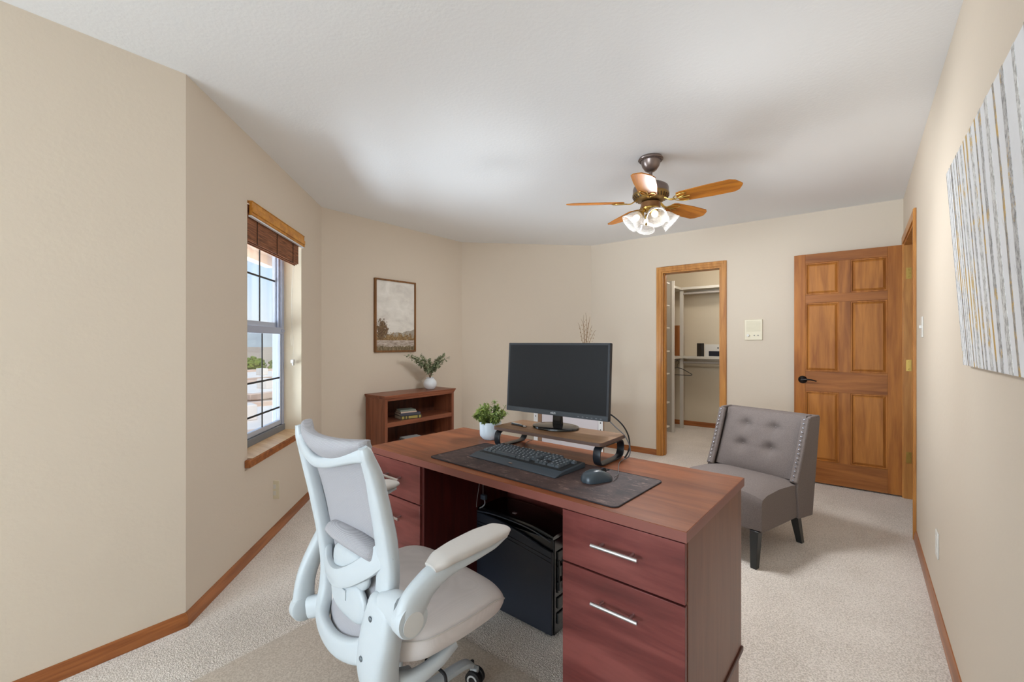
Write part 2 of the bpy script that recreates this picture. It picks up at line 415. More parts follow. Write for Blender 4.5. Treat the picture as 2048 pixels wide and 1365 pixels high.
baseboard('baseboard_closet.001', (-2.37, 6.87), (-2.37, 4.96), h=.07)

# ---- closet door frame (no leaf in view): casing and jambs
def molding(m, x0, x1, z0, z1, y, d, inner):
    """stepped casing board lying on the plane y, growing toward -y; inner = side of the opening (-1 left,1 right,0 top)"""
    w_ = x1 - x0
    if inner == 1: st = [(0, 1, .7), (.0, .72, 1.0), (.1, .5, 1.1)]
    elif inner == -1: st = [(0, 1, .7), (.28, 1, 1.0), (.5, .9, 1.1)]
    else: st = None
    if st:
        for a, b, k in st: m.box(x0 + a * w_, x0 + b * w_, y - d * k, y, z0, z1)
m = MB()
yb = 4.84; cw = .055; d = .014
m.box(CX0 - cw, CX0 - .004, yb - d, yb - .0005, 0, CZ + cw); m.box(CX0 - cw + .004, CX0 - cw * .55, yb - d - .004, yb - d + .002, 0, CZ + cw - .004)
m.box(CX1 + .004, CX1 + cw, yb - d, yb - .0005, 0, CZ + cw); m.box(CX1 + cw * .55, CX1 + cw - .004, yb - d - .004, yb - d + .002, 0, CZ + cw - .004)
m.box(CX0 - .004, CX1 + .004, yb - d, yb - .0005, CZ + .004, CZ + cw); m.box(CX0 - cw * .54, CX1 + cw * .54, yb - d - .004, yb - d + .002, CZ + cw * .55, CZ + cw - .004)
# jambs + stop
m.box(CX0 - .004, CX0 + .014, yb - .004, yb + .125, 0, CZ + .004); m.box(CX1 - .014, CX1 + .004, yb - .004, yb + .125, 0, CZ + .004)
m.box(CX0 + .014, CX1 - .014, yb - .004, yb + .125, CZ - .014, CZ + .004)
m.box(CX0 + .014, CX0 + .024, yb + .045, yb + .08, 0, CZ - .014); m.box(CX1 - .024, CX1 - .014, yb + .045, yb + .08, 0, CZ - .014)
struct(m.build('trim_1', M_oak, bevel=.0015))

# ---- entry door frame in the right wall
m = MB(); xw = 0.28
for a, b in ((DY0 - cw, DY0 + .004), (DY1 - .004, DY1 + cw)):
    m.box(xw - d, xw - .0005, a, b, 0, DZ + cw)
m.box(xw - d, xw - .0005, DY0 + .004, DY1 - .004, DZ - .004, DZ + cw)
m.box(xw - d - .003, xw - d + .002, DY0 - cw + .004, DY0 - cw * .55, 0, DZ + cw - .004)
m.box(xw - .004, xw + .125, DY0 - .004, DY0 + .014, 0, DZ); m.box(xw - .004, xw + .125, DY1 - .014, DY1 + .004, 0, DZ)
m.box(xw - .004, xw + .125, DY0 + .014, DY1 - .014, DZ - .018, DZ + .004)
m.box(xw + .05, xw + .062, DY1 - .026, DY1 - .014, 0, DZ - .018); m.box(xw + .05, xw + .062, DY0 + .014, DY0 + .026, 0, DZ - .018)
struct(m.build('trim_2', M_oak, bevel=.0015))

# ---- the entry door leaf: six raised panels, standing open flat against the back wall
DX0, DX1, DYF, DT = -0.470, 0.272, 4.738, .035    # front face at y = DYF
stile = .092
leafY0, leafY1 = DYF, DYF + DT
pcols = [(-0.385, -0.142), (-0.062, 0.178)]
prow = [(0.205, .815), (.992, 1.600), (1.672, 1.955)]
z0d, z1d = .012, 2.035
m = MB(); m.box(DX0, pcols[0][0], leafY0, leafY1, z0d, z1d); m.box(pcols[1][1], DX1, leafY0, leafY1, z0d, z1d)
m.box(pcols[0][0] - .001, pcols[1][1] + .001, leafY1 - .012, leafY1 - .002, z0d, z1d)
M_door = wood('door_leaf_oak', (144, 82, 32), (186, 118, 52), 'Z', .8, .5, .0, 14)
leaf = struct(m.build('door_1', M_door, bevel=.001, center=False))
M_rail = wood('door_rail_oak', (130, 76, 36), (172, 108, 54), 'X', .8, .5, .0, 14)
M_mull = wood('door_mullion_oak', (134, 78, 36), (176, 112, 54), 'Z', .8, .5, .0, 14)
for c0, c1 in ((z0d, prow[0][0]), (prow[0][1], prow[1][0]), (prow[1][1], prow[2][0]), (prow[2][1], z1d)):
    m = MB(); m.box(pcols[0][0] + .0005, pcols[1][1] - .0005, leafY0 + .0003, leafY1 - .012, c0, c1); m.build('door_rail', M_rail, leaf, bevel=.0006)
for c0, c1 in prow:
    m = MB(); m.box(pcols[0][1], pcols[1][0], leafY0 + .0005, leafY1 - .012, c0 + .0004, c1 - .0004); m.build('door_mullion', M_mull, leaf, bevel=.0006)
for (a, b) in pcols:
    for (c0, c1) in prow:
        m = MB(); y0 = leafY0 + .010
        bw = .030
        m.box(a, b, y0 + .004, leafY1 - .0125, c0, c1)
        # sloped ogee ring toward the raised field
        o1 = [(a + .012, c0 + .012), (b - .012, c0 + .012), (b - .012, c1 - .012), (a + .012, c1 - .012)]
        o2 = [(a + bw, c0 + bw), (b - bw, c0 + bw), (b - bw, c1 - bw), (a + bw, c1 - bw)]
        vs = [(x, y0 + .004, z) for x, z in o1] + [(x, leafY0 + .002, z) for x, z in o2]
        m._new(vs, [(0, 1, 5, 4), (1, 2, 6, 5), (2, 3, 7, 6), (3, 0, 4, 7), (4, 5, 6, 7)])
        p_ = m.build('door_panel', M_panel, leaf, smooth=False)
        # moulding strip around the recess
        m = MB(); k = .012
        for (u0, u1, w0, w1) in ((a, b, c0, c0 + k), (a, b, c1 - k, c1), (a, a + k, c0 + k, c1 - k), (b - k, b, c0 + k, c1 - k)):
            m.box(u0, u1, leafY0 + .003, y0 + .006, w0, w1)
        m.build('panel_moulding', M_door, p_, bevel=.003)
# lever handle
m = MB()
kx, kz = -0.405, .915
m.lathe([(0, 0), (.033, 0), (.034, .004), (.028, .010), (.014, .016), (.010, .040), (.011, .05), (0, .052)], 24, Matrix.Translation((kx, leafY0, kz)) @ Matrix.Rotation(PI / 2, 4, 'X'))
m.sweep([(kx, leafY0 - .045, kz), (kx + .03, leafY0 - .05, kz + .004), (kx + .07, leafY0 - .048, kz + .002), (kx + .105, leafY0 - .042, kz - .008)], [.009, .008, .0065, .005], n=10)
m.build('door_handle', M_bronze_dark, leaf)
for z in (1.80, 1.065, .33):
    m = MB(); m.cyl((0.283, DYF - .004, z - .045), (0.283, DYF - .004, z + .045), .006, n=10)
    m.box(0.289, 0.322, DY1 - .0165, DY1 - .0142, z - .045, z + .045)
    m.ball((0.283, DYF - .004, z + .048), .0065, n=8); m.ball((0.283, DYF - .004, z - .048), .0065, n=8)
    h = m.build('door_hinge', M_brass, leaf)
    m = MB()
    for dz in (-.03, 0, .03): m.ball((.308 + (.006 if dz == 0 else -.004), DY1 - .0168, z + dz), .0042, .0014, .0042, n=8)
    m.build('hinge_screws', M_brass, h)

# ================================================================= BAY WINDOW
# local window frame: X along wall from the near corner, Y = outward depth, Z up
WM = Matrix(((-.70711, -.70711, 0, P[5][0]), (.70711, -.70711, 0, P[5][1]), (0, 0, 1, 0), (0, 0, 0, 1)))
wm = lambda: MB()
win = MB()
a, b, z0, z1 = WS0, WS1, WZ0, WZ1
D0, D1 = .125, .195
win.box(a, a + .035, D0, D1, z0, z1, WM); win.box(b - .038, b, D0, D1, z0, z1, WM); win.box(a + .035, b - .038, D0, D1, z1 - .035, z1, WM)
win.box(b - .052, b - .038, D0 + .02, D0 + .034, z0 + .05, z1 - .035, WM)
window = struct(win.build('window_1', M_alu, center=False, bevel=.002))
m = MB(); m.box(a, b, D0 - .006, D1, z0 + .001, z0 + .05, WM); m.box(a + .03, b - .03, D0 + .012, D0 + .02, z0 + .05, z0 + .062, WM)
m.build('window_track', M_alu_dark, window, bevel=.002)
zm = 1.345
def sash(name, zlo, zhi, y0, y1, stile_, top, bot, hz, vx, matf):
    m = MB()
    m.box(a + .035, a + .035 + stile_, y0, y1, zlo, zhi, WM); m.box(b - .038 - stile_, b - .038, y0, y1, zlo, zhi, WM)
    m.box(a + .035 + stile_, b - .038 - stile_, y0, y1, zlo, zlo + bot, WM); m.box(a + .035 + stile_, b - .038 - stile_, y0, y1, zhi - top, zhi, WM)
    s_ = m.build(name, matf, window, bevel=.0015)
    m = MB(); ym = (y0 + y1) / 2; A, B_ = a + .035 + stile_, b - .038 - stile_
    m.box(A, B_, ym - .002, ym + .002, zlo + bot, zhi - top, WM); m.build('window_pane', M_glass, s_, smooth=False)
    m = MB()
    for v in vx: m.box(v - .006, v + .006, ym - .007, ym - .0025, zlo + bot, zhi - top, WM)
    for h_ in hz: m.box(A, B_, ym - .0075, ym - .003, h_ - .006, h_ + .006, WM)
    m.build('muntin', M_muntin, s_, smooth=False)
sash('upper_sash', zm, z1 - .035, D0 + .042, D0 + .066, .014, .03, .05, [1.705], [.86, 1.135], M_sash)
sash('lower_sash', z0 + .055, zm + .012, D0 + .008, D0 + .034, .020, .046, .03, [.985, .765], [.83, 1.095], M_sash)
m = MB(); m.box(a + .035, b - .03, D0 - .002, D0 + .012, zm - .034, zm + .014, WM); m.box(b - .06, b - .02, D0 - .012, D0 + .01, zm - .02, zm + .0, WM); m.build('meeting_rail', M_alu, window, bevel=.003)
# sill board
m = MB(); m.prism([(-.030, z0 - .042), (.0, z0 - .042), (.0, z0 - .001), (-.006, z0 + .003), (-.022, z0 + .003), (-.03, z0 - .004)], a - .032, b + .032, 'X', WM)
m.box(a, b, 0, D0 - .006, z0 - .001, z0 + .003, WM)
sill = struct(m.build('trim_3', M_base_wood_y, bevel=.002))
M_sill = wood('sill_top', (206, 160, 112), (232, 196, 150), 'X', 1.0, 0.4, .1, 10)
m = MB(); m.box(a + .001, b - .001, -.028, D0 - .007, z0 + .0032, z0 + .0052, WM); struct(m.build('trim_4', M_sill, smooth=False))
# painted white plaster lining on the far reveal and head
M_reveal = wallpaint('reveal_paint', (236, 222, 198), .06)
m = MB(); m.box(b - .0015, b + .001, 0.001, D0, z0 + .005, z1 - .001, WM); struct(m.build('trim_5', M_reveal, smooth=False))

# bamboo roman shade with wooden valance, cords and cleat
shade = thing('bamboo_shade', 'brown woven bamboo roman shade rolled up under an orange wooden valance in the window', 'window shade', tuple(WM @ Vector(((a + b) / 2, 0, 1.8))))
inv = Matrix.Translation(-shade.location)
SM = inv @ WM
M_val = wood('valance_wood', (178, 112, 36), (214, 148, 56), 'X', 1.2, .35, .2, 12)
m = MB(); m.box(a + .004, b - .006, -.024, -.008, 1.975, 2.052, SM); m.box(b - .02, b - .006, -.024, .05, 1.975, 2.052, SM); m.box(a + .004, b - .006, -.03, -.022, 1.99, 2.02, SM)
m.box(a + .004, b - .006, -.027, .02, 2.052, 2.057, SM)
m.build('valance', M_val, shade, bevel=.003)
m = MB(); m.box(a + .006, b - .010, -.020, -.004, 1.966, 1.974, SM); m.build('light_gap', M_light_gap, shade)  # white strip stands in for the line of daylight under the valance
def bamboomat():
    m, t, b_ = newmat('bamboo_weave'); L = t.links.new
    tcn = t.nodes.new('ShaderNodeTexCoord'); mp = t.nodes.new('ShaderNodeMapping'); mp.inputs['Scale'].default_value = (6, 6, 130)
    nz = t.nodes.new('ShaderNodeTexNoise'); nz.inputs['Scale'].default_value = 1.5; nz.inputs['Detail'].default_value = 4
    cr = t.nodes.new('ShaderNodeValToRGB'); cr.color_ramp.elements[0].position = .3; cr.color_ramp.elements[1].position = .7
    cr.color_ramp.elements[0].color = lin((84, 46, 26)); cr.color_ramp.elements[1].color = lin((164, 104, 66))
    L(tcn.outputs['Object'], mp.inputs[0]); L(mp.outputs[0], nz.inputs[0]); L(nz.outputs[0], cr.inputs[0]); L(cr.outputs[0], b_.inputs['Base Color'])
    bp = t.nodes.new('ShaderNodeBump'); bp.inputs['Distance'].default_value = .003; L(nz.outputs[0], bp.inputs['Height']); L(bp.outputs[0], b_.inputs['Normal'])
    b_.inputs['Roughness'].default_value = .7
    return m
M_bamboo = bamboomat()
m = MB()
for k in range(5):
    zt = 1.968 - k * .009; m.box(a + .02, b - .05, .005 + .006 * k, .011 + .006 * k, 1.835 + .004 * (k % 2) - .003 * k, zt, SM)
m.box(a + .02, b - .05, .003, .033, 1.968, 2.04, SM)
m.build('shade_weave', M_bamboo, shade, smooth=False)
for s_ in (.70, .99, 1.27): m = MB(); m.box(s_ - .002, s_ + .002, .001, .004, 1.83, 1.97, SM); m.build('ladder_cord', plain('cord_brown', (70, 42, 28), .8), shade)

M_cord = plain('cord_white', (214, 204, 186), .8)
m = MB()
m.sweep([(1.385, .02, 1.96), (1.395, .05, 1.7), (1.40, .06, 1.45), (1.395, .05, 1.31), (1.41, .05, 1.27), (1.40, .05, 1.12)], .0012, n=6, ref=(0, 1, 0), M=SM)
m.sweep([(1.375, .02, 1.96), (1.38, .05, 1.7), (1.385, .05, 1.42), (1.36, .05, 1.30), (1.38, .05, 1.22), (1.40, .05, 1.30), (1.375, .05, 1.31)], .0012, n=6, ref=(0, 1, 0), M=SM)
m.build('pull_cord', M_cord, shade)
m = MB(); m.box(1.385, 1.41, .04, .06, 1.095, 1.12, SM); m.box(1.395, 1.42, .045, .055, 1.075, 1.10, SM); m.build('cord_tassel', M_steel, shade, bevel=.002)

# ================================================================= OUTDOORS beyond the bay window
M_ground = plain('dry_ground', (176, 152, 128), .95, var=.15, vscale=.3)
m = MB(); m.box(-900, -4.4, -300, 700, -3.3, -3.1); g_ = m.build('terrain', M_ground, smooth=False, center=False); struct(g_)
M_adobe = plain('adobe', (206, 178, 158), .9, var=.05, vscale=2); M_roof = plain('flat_roof', (226, 214, 202), .9, var=.06, vscale=1)
M_tile = plain('roof_pink', (206, 170, 146), .9, var=.08, vscale=3)
def house(x, y, sx, sy, zt, rz, label):
    t_ = thing('adobe_house', label, 'house', (x, y, -3.1), rz)
    m = MB(); m.box(-sx, sx, -sy, sy, 0, zt + 3.1 - .25); wl = m.build('wall', M_adobe, t_, bevel=.05)
    m = MB(); m.box(-sx + .3, sx - .3, -sy + .3, sy - .3, zt + 3.1 - .30, zt + 3.1 - .2); m.build('roof', M_roof, t_)
    m = MB()
    for (x0, x1, y0, y1) in ((-sx - .06, sx + .06, -sy - .06, -sy + .3), (-sx - .06, sx + .06, sy - .3, sy + .06), (-sx - .06, -sx + .3, -sy + .3, sy - .3), (sx - .3, sx + .06, -sy + .3, sy - .3)):
        m.box(x0, x1, y0, y1, zt + 3.1 - .3, zt + 3.1)
    m.build('parapet', M_adobe, t_, bevel=.04)
    m = MB(); m.box(-.4, .4, -.3, .3, zt + 3.1 - .2, zt + 3.1 + .35); m.build('roof_vent', M_roof, t_, bevel=.03)
    return t_
house(-10.2, 4.6, 2.2, 2.5, -1.45, R(20), 'nearest flat-roofed adobe house seen low through the bay window')
house(-17.5, 6.6, 3.6, 3.2, -1.35, R(-8), 'flat-roofed pink adobe house second from the bay window')
house(-27, 11.3, 3.6, 3.6, -1.2, R(15), 'flat-roofed adobe house in the middle distance beyond the bay window')
house(-39.5, 16.2, 5, 4, -1.3, R(5), 'farthest pale flat-roofed house below the trees outside')
M_leafout = plain('tree_green', (116, 128, 52), .9, var=.35, vscale=1.2)
M_bark = plain('bark', (84, 66, 50), .9)
def bigtree(x, y, h, r, label, seed):
    rn = random.Random(seed); t_ = thing('tree', label, 'tree', (x, y, -3.1), group=None)
    m = MB(); m.cyl((0, 0, 0), (0, 0, h * .5), .25, .15, 8); m.build('trunk', M_bark, t_)
    m = MB()
    for k in range(240):
        d_ = Vector((rn.gauss(0, 1), rn.gauss(0, 1), rn.gauss(0, .7))).normalized() * r * rn.uniform(.5, 1)
        c_ = Vector((0, 0, h - r * .8)) + Vector((d_.x, d_.y, d_.z * .8)); q = rn.uniform(.12, .26) * r
        m.ball(c_, q, q, q * .7, n=6)
    m.build('crown', M_leafout, t_)
bigtree(-51.4, 20.2, 2.75, 1.15, 'left bushy green tree above the rooftops outside', 1)
bigtree(-50.3, 22.6, 2.6, 1.2, 'right bushy green tree above the rooftops outside', 2)
# far mountain ridge
rn = random.Random(5); m = MB(); prev = None; pts = []
for k in range(41):
    an = R(125 + k * 2.2); D_ = 620; h_ = 13 + 7 * math.sin(k * .55) + 6 * math.sin(k * 1.3 + 1) + rn.uniform(-1.5, 1.5)
    pts.append((D_ * math.cos(an), D_ * math.sin(an), h_))
vs = []; fs = []
for i, (x, y, h_) in enumerate(pts):
    k1 = .72; vs += [(x * k1, y * k1, -4), (x * .88, y * .88, h_ * .5), (x, y, h_), (x * 1.1, y * 1.1, -4)]
    if i:
        for j in range(3): fs.append((4 * i - 4 + j, 4 * i + j, 4 * i + 1 + j, 4 * i - 3 + j))
m._new(vs, fs); struct(m.build('hills', plain('distant_mountain', (172, 174, 170), 1, spec=0, var=.06, vscale=.02), center=False))
# roof eave over the bay window
m = MB(); m.box(WS0 - .2, WS1 + .9, .2, .62, 2.03, 2.16, WM); m.box(WS0 - .2, WS1 + .9, .54, .62, 1.955, 2.03, WM)
struct(m.build('trim_6', plain('eave_paint', (226, 204, 190), .8), smooth=False))

# ================================================================= DESK (slightly turned)
desk = thing('desk', 'cherry wood pedestal desk with four drawers and a kneehole, in front of the white chair', 'desk', (-1.090, 1.525, 0), R(-2.1))
DW, DD, DH = .745, .306, .752
X0, X1, Y0, Y1 = -DW, DW, -DD, DD
m = MB(); m.box(X0, X1, Y0, Y1, DH - .030, DH); top = m.build('desktop', M_desk_top, desk, bevel=.0012)
m = MB(); m.box(X0, X1, Y0 - .0006, Y0 + .001, DH - .0295, DH - .001); m.box(X1 - .001, X1 + .0006, Y0, Y1, DH - .0295, DH - .001); m.build('edge_band', M_desk_edge, top, smooth=False)
PWr = .392; PWl = .375
zc = .148
def pedestal(xa, xb, side_out):
    m = MB(); t = .018
    m.box(xa, xa + t, Y0 + .021, Y1 - .03, zc, DH - .031); m.box(xb - t, xb, Y0 + .021, Y1 - .03, zc, DH - .031)
    m.box(xa + t, xb - t, Y1 - .05, Y1 - .031, zc, DH - .031); m.box(xa + t, xb - t, Y0 + .03, Y1 - .05, zc, zc + .018)
    c_ = m.build('pedestal', M_desk_side, desk, bevel=.0008)
    m = MB(); m.box(xa - .002, xb + .006, Y0 + .03, Y1 - .022, zc - .020, zc - .0005); m.build('base_rail', plain('rail_dark', (72, 28, 20), .4), c_, bevel=.003)
    m = MB(); m.box(xa + .006, xb - .006, Y0 + .045, Y1 - .04, 0, zc - .02); m.build('plinth', M_desk_side, c_, bevel=.001)
    return c_
XR = X1 - PWr; XL = X0 + PWl
pr = pedestal(XR, X1 - .003, 1); pl_ = pedestal(X0 + .003, XL, -1)
# kneehole facing of each pedestal is a dark reddish panel
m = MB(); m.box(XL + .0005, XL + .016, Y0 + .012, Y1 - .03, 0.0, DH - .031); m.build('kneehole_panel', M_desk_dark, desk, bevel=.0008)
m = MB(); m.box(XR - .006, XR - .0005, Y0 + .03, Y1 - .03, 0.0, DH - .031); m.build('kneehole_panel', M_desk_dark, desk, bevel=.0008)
m = MB(); m.box(XL + .018, XR - .007, Y1 - .06, Y1 - .044, .30, DH - .031); m.build('modesty_panel', M_desk_front, desk, bevel=.0008)
def drawer(xa, xb, z0, z1, hz, hx=None):
    m = MB(); m.box(xa + .002, xb - .002, Y0 + .003, Y0 + .020, z0, z1)
    d_ = m.build('drawer', M_desk_front, desk, bevel=.0012)
    m = MB(); hx = (xa + xb) / 2 if hx is None else hx; y = Y0 + .003
    m.cyl((hx - .073, y - .030, hz), (hx + .073, y - .030, hz), .0058, n=14)
    for s_ in (-.048, .048): m.cyl((hx + s_, y + .001, hz), (hx + s_, y - .030, hz), .0042, n=10)
    m.build('drawer_handle', M_steel, d_)
for xa, xb in ((XR, X1 - .003), (X0 + .003, XL)):
    drawer(xa, xb, .556, DH - .034, .647); drawer(xa, xb, .03, .550, .474)

# ---- things on the desk (local desk coordinates -> world)
DMx = Matrix.Translation(desk.location) @ Matrix.Rotation(R(-2.1), 4, 'Z')
ZT = DH
# desk mat
def matmat():
    m, t, b_ = newmat('desk_mat_print'); L = t.links.new
    tcn = t.nodes.new('ShaderNodeTexCoord')
    n1 = t.nodes.new('ShaderNodeTexNoise'); n1.inputs['Scale'].default_value = 6; n1.inputs['Detail'].default_value = 10; n1.inputs['Roughness'].default_value = .72
    c1 = t.nodes.new('ShaderNodeValToRGB'); c1.color_ramp.elements[0].position = .40; c1.color_ramp.elements[0].color = lin((50, 36, 38)); c1.color_ramp.elements[1].position = .68; c1.color_ramp.elements[1].color = lin((96, 72, 66))
    mp = t.nodes.new('ShaderNodeMapping'); mp.inputs['Scale'].default_value = (5, 16, 1); mp.inputs['Rotation'].default_value = (0, 0, .3)
    n2 = t.nodes.new('ShaderNodeTexNoise'); n2.inputs['Scale'].default_value = 2.2; n2.inputs['Detail'].default_value = 8; n2.inputs['Roughness'].default_value = .8
    c2 = t.nodes.new('ShaderNodeValToRGB'); c2.color_ramp.elements[0].position = .55; c2.color_ramp.elements[0].color = (0, 0, 0, 1); c2.color_ramp.elements[1].position = .62; c2.color_ramp.elements[1].color = (.75, .75, .75, 1)
    mx = t.nodes.new('ShaderNodeMixRGB'); mx.inputs[2].default_value = lin((140, 112, 104))
    L(tcn.outputs['Object'], n1.inputs[0]); L(tcn.outputs['Object'], mp.inputs[0]); L(mp.outputs[0], n2.inputs[0]); L(n1.outputs[0], c1.inputs[0]); L(n2.outputs[0], c2.inputs[0])
    L(c2.outputs[0], mx.inputs[0]); L(c1.outputs[0], mx.inputs[1]); L(mx.outputs[0], b_.inputs['Base Color']); b_.inputs['Roughness'].default_value = .7
    return m
def rrect(x0, x1, y0, y1, r, n=5):
    pts = []
    for cx, cy, a0 in ((x1 - r, y1 - r, 0), (x0 + r, y1 - r, 90), (x0 + r, y0 + r, 180), (x1 - r, y0 + r, 270)):
        for k in range(n + 1): an = R(a0 + 90 * k / n); pts.append((cx + r * math.cos(an), cy + r * math.sin(an)))
    return pts
dmat = thing('desk_mat', 'dark brown printed desk mat under the keyboard and mouse', 'desk mat', (-1.008, 1.427, ZT), R(-3.4))
m = MB(); m.prism(rrect(-.446, .446, -.172, .172, .02), 0, .0035); mt_ = m.build('mat_sheet', matmat(), dmat, smooth=False)
m = MB(); pts = [(x, y, .0022) for x, y in rrect(-.446, .446, -.172, .172, .02)]
m.sweep(pts, .0022, .0024, ref=(0, 0, 1), n=6, closed=True, spline=False); m.build('stitched_edge', plain('mat_edge', (40, 30, 34), .8), dmat)

# keyboard
kb = thing('keyboard', 'black mechanical keyboard with a grey wrist lip on the dark desk mat', 'keyboard', (-1.090, 1.468, ZT + .0042), R(-4.6))
M_kb = plain('keyboard_body', (56, 66, 76), .5); M_key = plain('keycap', (74, 82, 90), .45)
m = MB(); m.prism([(-.098, 0), (.098, 0), (.098, .018), (.092, .021), (-.056, .014), (-.064, .012), (-.096, .004)], -.2325, .2325, 'X'); m.build('case', M_kb, kb, bevel=.002)
m = MB(); m._new([(-.222, -.048, .0152), (.222, -.048, .0152), (.222, .091, .0215), (-.222, .091, .0215), (-.222, -.048, .010), (.222, -.048, .010), (.222, .091, .015), (-.222, .091, .015)], [(0, 1, 2, 3), (7, 6, 5, 4), (0, 4, 5, 1), (1, 5, 6, 2), (2, 6, 7, 3), (3, 7, 4, 0)]); m.build('key_plate', plain('key_plate', (22, 24, 28), .6), kb)
def keytop(x, y, w_, h_):
    z = .0142 + (y + .056) * .046
    m = MB(); b0, t0 = .0008, .0028; hh = .0085
    x0, x1, y0, y1 = x - w_ / 2 + b0, x + w_ / 2 - b0, y - h_ / 2 + b0, y + h_ / 2 - b0
    vs = [(x0, y0, z), (x1, y0, z), (x1, y1, z), (x0, y1, z), (x0 + t0 * .6, y0 + t0 * .7, z + hh), (x1 - t0 * .6, y0 + t0 * .7, z + hh), (x1 - t0 * .6, y1 - t0 * .4, z + hh + .001), (x0 + t0 * .6, y1 - t0 * .4, z + hh + .001)]
    m._new(vs, [(0, 3, 2, 1), (4, 5, 6, 7), (0, 1, 5, 4), (1, 2, 6, 5), (2, 3, 7, 6), (3, 0, 4, 7)])
    return m.build('key', M_key, kb, smooth=False)
U = .0192
rows = [
    (.082, [(0, 1), (2, 1), (3, 1), (4, 1), (5, 1), (6.5, 1), (7.5, 1), (8.5, 1), (9.5, 1), (11, 1), (12, 1), (13, 1), (14, 1), (15.25, 1), (16.25, 1), (17.25, 1)]),
    (.058, [(k, 1) for k in range(13)] + [(13, 2), (15.25, 1), (16.25, 1), (17.25, 1), (18.5, 1), (19.5, 1), (20.5, 1), (21.5, 1)]),
    (.0385, [(0, 1.5)] + [(1.5 + k, 1) for k in range(12)] + [(13.5, 1.5), (15.25, 1), (16.25, 1), (17.25, 1), (18.5, 1), (19.5, 1), (20.5, 1)]),
    (.0190, [(0, 1.75)] + [(1.75 + k, 1) for k in range(11)] + [(12.75, 2.25), (18.5, 1), (19.5, 1), (20.5, 1)]),
    (-.0005, [(0, 2.25)] + [(2.25 + k, 1) for k in range(10)] + [(12.25, 2.75), (16.25, 1), (18.5, 1), (19.5, 1), (20.5, 1)]),
    (-.0200, [(0, 1.25), (1.25, 1.25), (2.5, 1.25), (3.75, 6.25), (10, 1.25), (11.25, 1.25), (12.5, 1.25), (15.25, 1), (16.25, 1), (17.25, 1), (18.5, 2), (20.5, 1)]),
]
kx0 = -.216; nkeys = 0; keylist = []
for y, row in rows:
    for (xk, wk) in row: keylist.append((kx0 + (xk + wk / 2) * U, y, wk * U, U))
for q in keylist[:100] if len(keylist) <= 100 else keylist: nkeys += 1; keytop(*q)
# pale legends on the keycaps
m = MB(); rn = random.Random(3)
for (x, y, w_, h_) in keylist:
    z = .0142 + (y + .056) * .046 + .0098
    if w_ > .06: continue
    m.box(x - .0045, x + .0015, y - .0005, y + .0050, z, z + .0004)
m.build('key_legends', plain('legend', (190, 198, 204), .5), kb, smooth=False)
m = MB(); m.ball((-.005, -.080, .0098), .010, .005, .0012, n=12); m.build('logo_badge', plain('badge', (150, 116, 96), .3, .5), kb)

# mouse
mouse = thing('computer_mouse', 'black wired computer mouse on the right part of the desk mat', 'mouse', (-.738, 1.425, ZT + .0042), R(-27))
M_mouse = plain('mouse_shell', (58, 68, 76), .3)
m = MB()
def mousefn(n=20):
    vs = []; fs = []; sec = 14
    for i in range(sec + 1):
        t = i / sec; y = -.060 + .12 * t
        wd = .036 * (1 - (2 * t - 1) ** 4) ** .5 * (1 - .12 * math.sin(PI * t)) + .0005
        ht = .040 * math.sin(PI * (0.08 + .86 * t) ** .85) ** .7 * (1 if t < .99 else .5) if 0 < t < 1 else .008
        for k in range(n + 1):
            a_ = PI * k / n
            vs.append((wd * math.copysign(abs(math.cos(a_)) ** .7, math.cos(a_)), y, .001 + ht * math.sin(a_) ** .8))
    for i in range(sec):
        for k in range(n): q = i * (n + 1) + k; fs.append((q, q + 1, q + n + 2, q + n + 1))
        fs.append((i * (n + 1), (i + 1) * (n + 1), (i + 1) * (n + 1) + n, i * (n + 1) + n))
    fs.append(tuple(range(n + 1))); fs.append(tuple(range(sec * (n + 1), (sec + 1) * (n + 1))))
    return vs, fs
m._new(*mousefn()); m.build('shell', M_mouse, mouse, angle=60)
m = MB(); m.lathe([(.010, -.004), (.011, -.003), (.011, .003), (.010, .004)], 18, Matrix.Translation((0, .030, .032)) @ Matrix.Rotation(PI / 2, 4, 'Y')); m.build('scroll_wheel', M_rubber, mouse)
m = MB(); m.box(-.0006, .0006, .006, .056, .030, .0345); m.build('button_seam', M_rubber, mouse)

# monitor riser
rs = thing('monitor_riser', 'walnut topped monitor riser on curved black metal legs', 'monitor stand', (-1.085, 1.705, ZT), R(-1.0))
rw, rd = .285, .116
m = MB(); m.prism([(-rw + .05, -rd), (rw - .008, -rd), (rw, -rd + .01), (rw, rd - .03), (rw - .04, rd), (-rw + .05, rd), (-rw, rd - .05), (-rw, -rd + .04)] if False else rrect(-rw, rw, -rd, rd, .018), .083, .099); m.build('riser_shelf', M_riser, rs, bevel=.001)
m = MB(); m.prism(rrect(-rw - .0006, rw + .0006, -rd - .0006, rd + .0006, .0186), .0845, .0975); m.build('shelf_edge', M_riser_edge, rs)
for sx in (-1, 1):
    m = MB(); x = sx * (rw - .022)
    pts = [(x, -.045, .078), (x, -.088, .076), (x, -.106, .060), (x, -.108, .030), (x, -.096, .010), (x, -.070, .0045), (x, .0, .0042), (x, .066, .0045), (x, .094, .012), (x, .106, .034), (x, .104, .060), (x, .088, .076), (x, .045, .078), (x, 0, .078)]
    m.sweep(pts, .0042, .017, ref=(1, 0, 0), n=12, closed=True, e=.5, sub=4)
    m.build('riser_leg', M_black_metal, rs)

